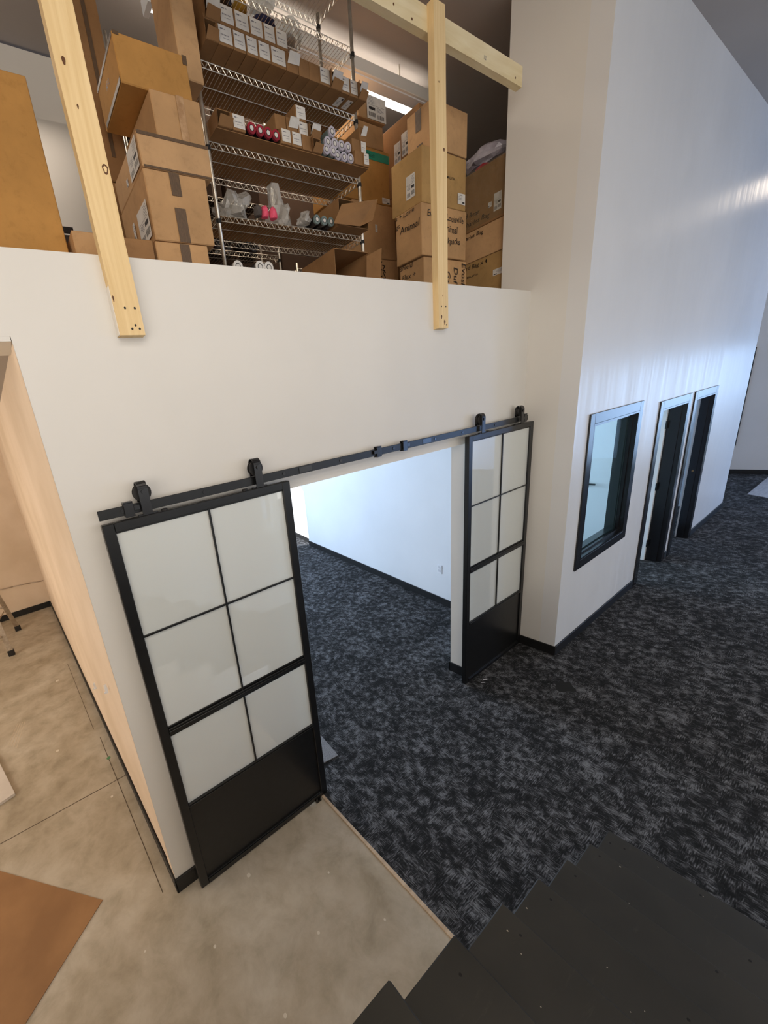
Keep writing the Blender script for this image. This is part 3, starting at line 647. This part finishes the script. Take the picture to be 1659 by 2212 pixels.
# ------------------------------------------------------------------ wire racks
def rack(label, x0, x1, y0, y1, z0, ztop, levels, nwire=46, detail=True):
    O = (x0, y0, z0); t = empty('wire_shelving_rack', O, label, 'shelving', 'chrome wire racks in the loft')
    for (px, py) in ((x0, y0), (x1, y0), (x0, y1), (x1, y1)):
        po = MB().tube((px, py, z0), (px, py, ztop), .0115, 12).build('post', M['chrome'], t, off=O, smooth=True)
        for z in levels: MB().tube((px, py, z-.045), (px, py, z-.024), .0150, 10).build('collar', M['rubber'], po, off=O)
    for z in levels:
        mb = MB(); rw = .0024; h = .030; e = .012
        xa, xb = x0+e, x1-e; ya, yb = y0, y1
        for y in (ya, yb):
            for zz in (z, z-h): mb.tube((xa, y, zz), (xb, y, zz), rw, 5)
            n_ = int((xb-xa)/.042); 
            for i in range(n_):
                p0 = xa+(xb-xa)*i/n_; p1 = xa+(xb-xa)*(i+.5)/n_; p2 = xa+(xb-xa)*(i+1)/n_
                mb.tube((p0, y, z-h), (p1, y, z), rw*.8, 4, cap=False); mb.tube((p1, y, z), (p2, y, z-h), rw*.8, 4, cap=False)
        for x in (x0, x1):
            for zz in (z, z-h): mb.tube((x, ya+e, zz), (x, yb-e, zz), rw, 5)
            n_ = 6
            for i in range(n_):
                p0 = ya+e+(yb-ya-2*e)*i/n_; p1 = ya+e+(yb-ya-2*e)*(i+.5)/n_; p2 = ya+e+(yb-ya-2*e)*(i+1)/n_
                mb.tube((x, p0, z-h), (x, p1, z), rw*.8, 4, cap=False); mb.tube((x, p1, z), (x, p2, z-h), rw*.8, 4, cap=False)
        for i in range(nwire):
            x = xa+(xb-xa)*(i+.5)/nwire; mb.tube((x, ya, z+.003), (x, yb, z+.003), rw*.7, 4, cap=False)
        ym = (ya+yb)/2; mb.tube((xa, ym, z-.002), (xb, ym, z-.002), rw, 5)
        mb.build('wire_shelf', M['chrome'], t, off=O)
    return t
LV = [3.285, 3.625, 3.965, 4.312, 4.655, 4.985]
rack('front chrome wire rack loaded with labelled cartons and rolls', 1.150, 2.325, .60, .885, 2.951, 5.02, LV)
rack('second chrome wire rack standing in the dark behind the loaded one', .965, 2.11, 1.32, 1.58, 2.951, 4.86, [3.42, 3.76, 4.10, 4.44, 4.78], 36)
rack('short chrome wire rack, last in the row at the back right', 2.29, 3.35, 1.32, 1.58, 2.951, 3.72, [3.36, 3.68], 30)

# long cartons on the rack: label on the end facing the camera
ORD = ['first', 'second', 'third', 'fourth', 'fifth', 'sixth', 'seventh', 'eighth', 'ninth', 'tenth', 'eleventh', 'twelfth', 'thirteenth', 'fourteenth']
def long_carton(label, x0, x1, z0, z1, kind, group, y0=.49, y1=.875, col=3, under=False):
    """kind: L labelled end, O open end, T torn end with its label flap sticking out, F label flap folded out, P plain"""
    g = .0012; x0 += g; x1 -= g
    labels = []
    if kind == 'L': labels.append(('y', x0+.006, x1-.004, z0+.010, z1-.004, 0))
    if kind in 'TF': labels.append(('y', x0+.008, x1+.004, z1-.048, z1-.004, 0, .03))
    if under: labels.append(('z', x0+.012, x1-.012, y0+.03, y0+.10, 2))
    t = carton(label, x0, x1, y0, y1, z0, z1, col, name='long_carton', cat='box', group=group, jit=.0008, open_=kind in 'OT', labels=labels, bev=.0015)
    if kind in 'OT':
        O = t.location
        MB().sheet((x0, y0-.001, z0+.003), (x1, y0-.001, z0+.003), (x1-.004, y0-.030, z0+.030), (x0+.004, y0-.034, z0+.032), .002).build('flap', CB[col], t, off=O)
        MB().sheet((x0-.002, y0, z0), (x0-.002, y0, z1-.006), (x0-.016, y0-.030, z1-.012), (x0-.016, y0-.030, z0+.01), .0015).build('flap', CB[col], t, off=O)
    return t
ZS = 4.3175
ex = [1.166, 1.240, 1.328, 1.408, 1.484, 1.566, 1.672, 1.762, 1.842, 1.918, 2.004, 2.093, 2.166, 2.238, 2.311]
kd = 'OLLLLLFPPLTLLT'
GT = 'long cartons in the lower row on the second-highest shelf'
desc = {'O': 'open unlabelled carton', 'L': 'carton with white end label', 'F': 'carton with loose end label', 'P': 'plain-ended carton', 'T': 'torn-ended carton'}
for i, k_ in enumerate(kd):
    long_carton(f'{desc[k_]}, {ORD[i]} from left, lower row of the label-covered shelf', ex[i], ex[i+1], ZS, ZS+.082, k_, GT, under=i in (11, 12))
ux = [1.180, 1.264, 1.352, 1.444, 1.532, 1.612, 1.696]
for i in range(6):
    k_ = 'TLLLLL'[i]
    long_carton(f'{desc[k_]}, {ORD[i]} from left, upper row of the label-covered shelf', ux[i], ux[i+1], ZS+.0835, ZS+.166, k_, 'long cartons in the upper row on the second-highest shelf')
long_carton('long carton alone on top of the upper row at the left rack post', 1.19, 1.275, ZS+.168, ZS+.25, 'L', 'long cartons in the upper row on the second-highest shelf')
carton('tall upright carton pressed against the left rack post beside the labelled rows', 1.00, 1.128, .50, .70, 4.135, 4.72, 1)
ZM = 3.9735; GB = 'long cartons on the middle shelf with the coloured rolls'
for a, b_, z, k_, tx in ((1.166, 1.256, 0, 'O', 'open empty long carton at the left end of the shelf with the red-ringed rolls'),
    (1.258, 1.342, 0, 'L', 'labelled long carton left of the four red-ringed rolls'),
    (1.582, 1.657, 0, 'L', 'labelled long carton just right of the four red-ringed rolls'),
    (1.659, 1.736, 0, 'L', 'second labelled long carton right of the red-ringed rolls'),
    (1.738, 1.812, 0, 'P', 'plain-ended long carton in the bottom row left of the grey rolls'),
    (1.814, 1.890, 0, 'O', 'open long carton touching the grey-green rolls'),
    (1.566, 1.646, 1, 'P', 'plain long carton lying on the first labelled one above the red-ringed rolls'),
    (1.650, 1.730, 1, 'F', 'long carton with a folded-out paper flap in the second row of the middle shelf'),
    (1.735, 1.812, 1, 'L', 'labelled long carton in the second row right of the folded paper flap'),
    (1.818, 1.898, 1, 'T', 'torn long carton with curled label above the open one'),
    (1.722, 1.804, 2, 'L', 'single labelled long carton crowning the pile on the middle shelf'),
    (2.178, 2.252, 0, 'P', 'plain long carton right of the grey-green rolls'),
    (2.178, 2.252, 1, 'P', 'plain long carton on top of the one right of the grey-green rolls'),
    (2.254, 2.311, 0, 'L', 'lowest of three labelled cartons at the right rack post'),
    (2.254, 2.311, 1, 'L', 'middle of three labelled cartons at the right rack post'),
    (2.254, 2.311, 2, 'F', 'uppermost of three cartons at the right rack post, its label curling')):
    long_carton(tx, a, b_, ZM+z*.0735, ZM+z*.0735+.0725, k_, GB, y0=.49+(.02 if z else 0), under=(a == 1.582))
def roll(label, x, z, r_, y0, y1, body, ringm, group):
    O = (x, y0, z); t = empty('wrapped_roll', O, label, 'roll', group)
    MB().tube((x, y0+.006, z), (x, y1, z), r_, 16).build('sleeve', M[body], t, off=O, smooth=False)
    e = MB(); e.ring((x, y0, z), (0, -1, 0), r_*.58, r_*1.02, 18, 0); e.ring((x, y0+.0002, z), (0, -1, 0), r_*.44, r_*.58, 18, 1); e.ring((x, y0-.0004, z), (0, -1, 0), 0.0003, r_*.44, 18, 2)
    e.tube((x, y0, z), (x, y0+.012, z), r_*1.02, 18, 0, cap=False)
    e.build('end_cap', [M[ringm], M['rubber'], M['paper']], t, off=O)
    return t
for i, x in enumerate((1.380, 1.436, 1.491, 1.545)):
    roll(f'black roll with red-ringed end, {ORD[i]} from left of four', x, ZM+.0275, .0262, .486, .875, 'roll_black', 'red', 'red-ringed rolls on the middle shelf')
gp = [(1.925, 0), (1.981, 0), (2.037, 0), (2.093, 0), (2.149, 0), (1.953, 1), (2.009, 1), (2.121, 1), (1.981, 2), (2.065, 1)]
nm = {0: 'bottom', 1: 'second', 2: 'top'}; cnt = {0: 0, 1: 0, 2: 0}
for x, lv in sorted(gp, key=lambda q: (q[1], q[0])):
    o_ = ORD[cnt[lv]]; cnt[lv] += 1
    roll(f'grey-green roll, {o_} from left in the {nm[lv]} layer of the grey bundle', x, ZM+.0275+lv*.0482, .0268, .48+.008*((x*50) % 3), .875, 'roll_grey', 'white_rag', 'grey-green rolls piled on the middle shelf')
for i, x in enumerate((1.862, 1.925, 1.985)):
    roll(f'dark blue-ended roll, {ORD[i]} from the left of three beside the plastic bags', x, 3.633+.026, .0255, .55, .875, 'roll_black', 'roll_grey', 'dark rolls next to the plastic bags')
for i, (x, y) in enumerate(((1.215, .56), (1.36, .54), (1.425, .54))):
    roll(f'pale-ended roll barely clearing the parapet, {ORD[i]} from left of three', x, 3.2905+.0655, .032, y, .875, 'roll_black', 'paper', 'rolls peeking over the parapet')
    MB().box(x-.032, x+.032, y+.02, .87, 3.2930, 3.3235).build('cradle', CB[3], bpy.data.objects['wrapped_roll' if False else [o.name for o in bpy.data.objects if o.name.startswith('wrapped_roll')][-1]], off=(x, y, 3.356))

# crumpled things
def crumple(name, label, cat, c, sz, mtl, seed, amp=.35, group=None, sub=3, peaks=()):
    bm = bmesh.new(); bmesh.ops.create_icosphere(bm, subdivisions=sub, radius=1)
    for v in bm.verts:
        p = v.co.copy(); d = 1+amp*(noise.noise(p*1.7+Vector((seed, 0, 0)))+.5*noise.noise(p*4+Vector((0, seed, 0))))
        q = p*d
        for (px, py, pz, a_) in peaks:
            k_ = max(0, p.normalized().dot(Vector((px, py, pz)).normalized())-.80)/.20; q *= 1+a_*k_*k_
        if q.z < -.55: q.z = -.55
        v.co = Vector((q.x*sz[0], q.y*sz[1], (q.z+.55)*sz[2]))
    me = bpy.data.meshes.new(name); bm.to_mesh(me); bm.free(); me.materials.append(mtl)
    o = bpy.data.objects.new(name, me); COL.objects.link(o); o.location = c; o['label'] = label; o['category'] = cat
    if group: o['group'] = group
    return o
ZP = 3.6330
crumple('plastic_bag', 'crumpled clear plastic bag lying at the left end of the shelf under the rolls', 'bag', (1.285, .68, ZP), (.095, .10, .085), M['bag'], 3, .5, 'clear plastic bags', peaks=((.8, -.2, .7, .9),))
crumple('plastic_bag', 'clear plastic bag standing up to a peak right of the pink foam pieces', 'bag', (1.655, .70, ZP), (.070, .09, .105), M['bag'], 8, .45, 'clear plastic bags', peaks=((-.3, -.2, 1, .9),))
crumple('plastic_bag', 'clear plastic bag slumping over the shelf edge beside the dark rolls', 'bag', (1.775, .58, ZP), (.040, .05, .038), M['bag'], 12, .5, 'clear plastic bags', peaks=((.9, -.2, .3, .5),))
for i, x in enumerate((1.473, 1.535)):
    crumple('foam_piece', ('left' if i == 0 else 'right')+' one of two bright pink foam pieces between the plastic bags', 'foam', (x, .585, ZP+.004), (.026, .026, .042), M['pink'], 20+i, .15, 'pink foam pieces', 2)
crumple('grey_packet', 'small dark grey packet left of the pink foam pieces', 'packet', (1.418, .58, ZP+.002), (.024, .03, .04), M['grey_bin'], 31, .2, sub=2)
crumple('plastic_heap', 'heap of crumpled white plastic on the cling-wrapped carton in the right corner', 'plastic', (3.80, .52, 4.236), (.12, .17, .09), M['white_rag'], 41, .5, peaks=((-.2, .9, .1, .3),))
crumple('dark_bundle', 'black folded bundle under the white plastic heap', 'bundle', (3.86, .55, 4.168), (.13, .22, .04), M['dark'], 43, .25)
crumple('red_cloth', 'red cloth poking out from the black bundle on the wrapped carton', 'cloth', (3.665, .50, 4.168), (.028, .06, .03), M['red'], 47, .3, sub=2)
# things on the top wire shelf
ZT_ = 4.6615
crumple('dark_bundle', 'black bundle lying at the left of the topmost visible wire shelf', 'bundle', (1.36, .74, ZT_), (.15, .10, .06), M['dark'], 51, .3)
crumple('yellow_cloth', 'mustard yellow cloth bundle on the topmost visible wire shelf', 'cloth', (1.56, .74, ZT_), (.045, .08, .05), M['yellow'], 53, .3, sub=2)
crumple('dark_bundle', 'long dark red-black bundle on the middle of the topmost visible wire shelf', 'bundle', (1.725, .76, ZT_), (.075, .09, .045), M['navy'], 57, .3)
crumple('plastic_bag', 'clear bag around a glossy black lump on the topmost wire shelf', 'bag', (1.94, .76, ZT_), (.080, .08, .08), M['bag'], 59, .4, 'clear plastic bags')
crumple('black_lump', 'glossy black lump inside the clear bag on the topmost wire shelf', 'object', (1.93, .76, ZT_+.002), (.05, .05, .035), M['dark'], 60, .2, sub=2)
crumple('plastic_bag', 'tall crumpled clear bag hanging between the two uppermost wire shelves', 'bag', (1.70, .70, ZT_+.075), (.08, .07, .13), M['bag'], 63, .5, 'clear plastic bags')
# open cartons at the right end of the lower shelves, with a long flap
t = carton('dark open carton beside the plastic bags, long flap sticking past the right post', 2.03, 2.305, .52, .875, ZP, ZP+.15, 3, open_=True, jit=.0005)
MB().sheet((1.97, .515, 3.632), (2.20, .500, 3.632), (2.33, .455, 3.782), (2.05, .512, 3.745), .003).build('flap', CB[3], t, off=t.location)
MB().sheet((2.20, .498, 3.632), (2.275, .455, 3.655), (2.33, .450, 3.782), (2.26, .48, 3.755), .003).build('flap', CB[3], t, off=t.location)
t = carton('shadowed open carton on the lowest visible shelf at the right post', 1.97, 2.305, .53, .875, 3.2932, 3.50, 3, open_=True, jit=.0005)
MB().sheet((2.26, .525, 3.30), (2.335, .46, 3.30), (2.350, .45, 3.50), (2.27, .52, 3.47), .003).build('flap', CB[3], t, off=t.location)
carton('narrow upright carton just right of the left rack post on the lowest visible shelf', 1.185, 1.262, .60, .87, 3.3595, 3.545, 2) if False else None
carton('narrow upright carton flap leaning behind the left rack post above the parapet', 1.10, 1.135, .95, 1.25, 2.951, 3.60, 2)
# cardboard liners under the loads, and cartons added to fill the dark behind the racks
rk = bpy.data.objects['wire_shelving_rack']
for z_, ya_ in ((3.965, .503), (3.625, .625), (3.285, .62)):
    MB().box(1.163, 2.312, ya_, .872, z_+.0048, z_+.0075 if z_ < 3.9 else z_+.0080).build('shelf_liner', CB[3], rk, off=rk.location)
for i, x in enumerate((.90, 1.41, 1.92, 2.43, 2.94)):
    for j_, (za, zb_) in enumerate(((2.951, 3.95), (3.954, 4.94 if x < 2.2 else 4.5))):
        carton(f'added shade-brown {"lower" if j_ == 0 else "upper"} carton behind the racks, {ORD[i]} from the left in the back row', x, x+.50, 1.70, 2.20, za, zb_, 5, group='added big cartons in the back row')
# red and navy folded packs on the second rack
GP = 'folded red and navy packs on the second rack'
for i, (x, z, mk) in enumerate(((1.12, 0, 'navy'), (1.25, 0, 'red'), (1.38, 0, 'red'), (1.51, 0, 'navy'), (1.64, 0, 'red'), (1.18, 1, 'red'), (1.31, 1, 'navy'), (1.45, 1, 'red'), (1.25, 2, 'red'))):
    wx = ('lowest', 'middle', 'topmost')[z]
    crumple('folded_pack', f'{mk} folded pack, {ORD[[0,1,2,3,4,0,1,2,0][i]]} from left in the {wx} layer, second rack', 'textile', (x, 1.42, 3.427+z*.048), (.068, .09, .034), M[mk], 70+i, .18, GP, 2)
for i, x in enumerate((1.12, 1.38, 1.62, 1.88)):
    crumple('black_plastic_bundle', f'shiny black plastic bundle, {ORD[i]} from the left behind the clear bags', 'bundle', (x, 1.45, 3.768), (.095, .09, .09), M['dark'], 90+i, .45, 'black bundles on the second rack')
for i, (x, z) in enumerate(((1.16, 4.108), (1.50, 4.108), (1.84, 4.108), (1.16, 4.448), (1.50, 4.448), (1.84, 4.448))):  # cartons added here too, dark so the loft background reads as shaded
    carton(f'added shade-brown carton on the second rack, {"lower" if i < 3 else "upper"} shelf, {ORD[i % 3]} from the left', x-.15, x+.15, 1.34, 1.56, z, z+.24, 5, group='added cartons on the second rack', cat='box')

# fluorescent strip fixture hanging from the sloping ceiling
t = empty('strip_light_fixture', (2.5, 1.07, 4.93), 'long white fluorescent strip light under the loft ceiling, lit', 'ceiling light'); O = (2.5, 1.07, 4.93)
MB().box(1.2, 3.86, 1.02, 1.13, 4.945, 5.03).build('housing', M['wall'], t, off=O, bevel=.004)
MB().box(1.22, 3.84, 1.04, 1.125, 4.9355, 4.9445).build('reflector', M['plate'], t, off=O)
for ya_, za_ in ((1.155, 4.950), (1.20, 4.960)): MB().tube((1.24, ya_, za_), (3.82, ya_, za_), .016, 12).build('tube', M['tube'], t, off=O, smooth=True)
for xa_ in (1.2, 3.825): MB().box(xa_, xa_+.035, 1.131, 1.23, 4.93, 5.0).build('lamp_holder', M['plate'], t, off=O)
for xa_ in (1.6, 3.4): MB().tube((xa_, 1.07, 5.031), (xa_, 1.07, roof(1.07)-.002), .005, 6).build('suspension_rod', M['chrome'], t, off=O)

# ------------------------------------------------------------------ staircase of black treads
YS = -1.28; RUN, RISE = .277, .156
t = empty('staircase', (1.87, YS, 0), 'black painted wooden staircase descending to the carpet at the lower right', 'staircase'); O = (1.87, YS, 0)
YE = -2.55
for i in range(9):
    xn = 1.872-RUN*i; z = .149+RISE*i
    wd_ = RUN+.022 if i < 8 else 1.3
    MB().box(xn-wd_, xn, YE, YS, z-.030, z).build('tread', M['tread'], t, off=O, bevel=.004)
    zb = 0.009 if i == 0 else .149+RISE*(i-1)+.0005
    MB().box(xn-.034, xn-.020, YE+.02, YS-.016, zb, z-.0305).build('riser', M['tread'], t, off=O)
sk = MB(); pts = []
for i in range(9):
    xn = 1.872-RUN*i-.036; z = .149+RISE*i-.0305
    xl = xn-RUN if i < 8 else xn-1.2
    zs = max(.0085, z-.20)
    if zs > .01: sk.box(xl+.0002, xn, YS-.014, YS-.002, .0085, zs-.0004)
    MB().box(xl+.0002, xn, YS-.012, YS+.0, zs, z).build('skirt_board', M['tread'], t, off=O)
sk.build('side_panel', M['wall'], t, off=O)
spm = MB(); R = random.Random(11)
cr = MB()
for (x, y, z_i) in ((1.80, -1.31, 0), (1.82, -1.36, 0), (1.56, -1.33, 1), (1.27, -1.33, 2), (1.00, -1.34, 3), (.72, -1.36, 4), (.42, -1.34, 5), (.13, -1.36, 6), (1.55, -1.78, 1), (1.30, -1.72, 2), (.98, -1.70, 3), (1.83, -1.62, 0)):
    z = .149+RISE*z_i; cr.tube((x, y, z), (x, y, z+.0008), .0042, 7)
cr.build('screw_hole', mat('dark_screw_hole', (12, 11, 11), .8), t, off=O)
dd = MB()
for k_ in range(34):
    i = R.randrange(0, 7); x = 1.872-RUN*i-R.uniform(.02, .25); y = R.uniform(-2.1, -1.29); z = .149+RISE*i; q_ = R.uniform(.0012, .0028)
    dd.tube((x, y, z), (x+q_, y, z+.0012), q_, 5)
dd.build('plaster_crumb', mat('pale_crumb', (190, 180, 164), .8), t, off=O)

# ------------------------------------------------------------------ loose things on the floors
def flat(name, label, cat, c, e1, e2, l1, l2, z, th, mtl, group=None):
    c, e1, e2 = Vector((*c, z)), Vector((*e1, 0)).normalized()*l1, Vector((*e2, 0)).normalized()*l2
    if e1.cross(e2).z < 0: a, b_, d_ = c, c+e2, c+e1
    else: a, b_, d_ = c, c+e1, c+e2
    mb = MB().sheet(a, b_, b_+(d_-a), d_, th)
    o = mb.build(name, mtl, None, off=(c+e1/2+e2/2)); o['label'] = label; o['category'] = cat; return o
flat('cardboard_sheet', 'flattened brown cardboard sheet on the concrete in the lower left corner', 'cardboard', (-.488, .23), (-.66, .75), (-.80, -.60), 1.3, 1.1, .0012, .004, M['cb_floor'])
flat('white_board', 'white laminate board lying on the concrete at the left edge', 'board', (-.921, 1.422), (-.24, .97), (-.97, -.24), .62, .5, .0012, .022, M['board'])
flat('carpet_sample', 'loose light grey carpet tile poking out behind the near barn door', 'carpet tile', (1.199, .088), (-.98, .15), (.12, .99), .42, .24, .0090, .006, M['tile_light'])
flat('floor_mat', 'pale grey plank mat on the carpet at the far end of the hall', 'mat', (10.62, -.50), (1, -.02), (-.62, -.78), 1.9, 1.6, .0090, .006, M['mat_far'])
# two tiny white clips on the carpet by the far barn door
for i, (x, y) in enumerate(((2.695, -.165), (2.745, -.155))):
    q = MB().box(x-.016, x+.016, y-.003, y+.003, .0085, .0105).build('white_clip', M['plate'], None, off=(x, y, .0085)); q.rotation_euler = (0, 0, -.7)
    q['label'] = ('left' if i == 0 else 'right')+' one of two tiny white clips on the carpet below the far barn door'; q['category'] = 'clip'; q['group'] = 'tiny white clips'
# wall outlet in the inner room
kx = lambda y: PA[0]+(PB[0]-PA[0])*(y-PA[1])/(PB[1]-PA[1])
ang = math.atan2(PB[0]-PA[0], PB[1]-PA[1])
t = empty('wall_outlet', (kx(.95)-.001, .95, .47), 'white duplex power outlet low on the bluish wall inside the opening', 'outlet', rot=(0, 0, -ang))
MB().box(-.006, -.0005, -.036, .036, -.057, .057).build('cover_plate', M['plate'], t, bevel=.0015)
for z_ in (-.022, .022):
    MB().box(-.0085, -.0062, -.015, .015, z_-.014, z_+.014).build('socket', mat('outlet_socket_white', (206, 208, 214), .4), t)
# two metal clips on the end of the corridor wall
for i, (y, z) in enumerate(((.42, 1.16), (1.25, .72))):
    x = -.113-.0465*y
    q = MB().box(x-.016, x-.001, y-.006, y+.006, z-.035, z+.015).box(x-.022, x-.016, y-.006, y+.006, z-.035, z-.028).build('wall_clip', M['plate'], None, off=(x, y, z))
    q['label'] = ('nearer' if i == 0 else 'farther')+' small white clip on the beige wall beside the near barn door'; q['category'] = 'wall clip'; q['group'] = 'white clips on the beige wall'
# cable along the back wall of the left room
pts = [(-.345, 5.487, .485), (-.40, 5.480, .478), (-.55, 5.484, .50), (-.8, 5.482, .52), (-1.1, 5.484, .535), (-1.7, 5.484, .56), (-2.4, 5.484, .57)]
q = MB().path(pts, .008, 8).build('cable', mat('grey_cable', (186, 168, 150), .5), None, off=pts[3], smooth=True)
q['label'] = 'grey cable tacked along the beige back wall of the left room'; q['category'] = 'cable'
# aluminium step ladder mostly outside the frame
t = empty('step_ladder', (-1.25, 4.45, 0), 'aluminium step ladder with black rubber feet at the left edge', 'ladder'); O = (-1.25, 4.45, 0)
apexz = 1.75
for s, (fx, fy) in enumerate(((-.875, 4.875), (-.955, 4.05), (-1.65, 4.875), (-1.57, 4.05))):
    tx = -1.08 if s < 2 else -1.45; ty = 4.50 if fy > 4.4 else 4.42
    a, b_ = Vector((fx, fy, .03)), Vector((tx, ty, apexz)); d_ = (b_-a)
    sx = .030 if s < 2 else .030
    lg_ = MB().sheet(a+Vector((-sx, 0, 0)), a+Vector((sx, 0, 0)), b_+Vector((sx*.8, 0, 0)), b_+Vector((-sx*.8, 0, 0)), .014 if fy < 4.4 else -.014)
    lg_.build('rail', M['alu'], t, off=O)
    MB().box(fx-.038, fx+.038, fy-.026, fy+.026, .0005, .075).build('foot', M['rubber'], t, off=O, bevel=.005)
for k_ in range(1, 6):
    z = .28*k_; q_ = (z-.03)/(apexz-.03); y = 4.05+(4.42-4.05)*q_; xa = -.955+(-1.08+.955)*q_; xb = -1.57+(-1.45+1.57)*q_
    MB().box(xb+.02, xa-.02, y-.035, y+.035, z-.012, z+.012).build('step', M['alu'], t, off=O, bevel=.003)
for z in (.45, 1.05):
    q_ = (z-.03)/(apexz-.03); y = 4.875+(4.50-4.875)*q_; xa = -.875+(-1.08+.875)*q_; xb = -1.65+(-1.45+1.65)*q_
    MB().tube((xb, y, z), (xa, y, z), .012, 8).build('brace', M['alu'], t, off=O)
MB().tube((-1.0, 4.17, .45), (-.95, 4.72, .40), .009, 6).build('spreader', M['alu'], t, off=O)
MB().box(-1.52, -1.01, 4.36, 4.56, apexz, apexz+.05).build('cap', M['rubber'], t, off=O, bevel=.01)
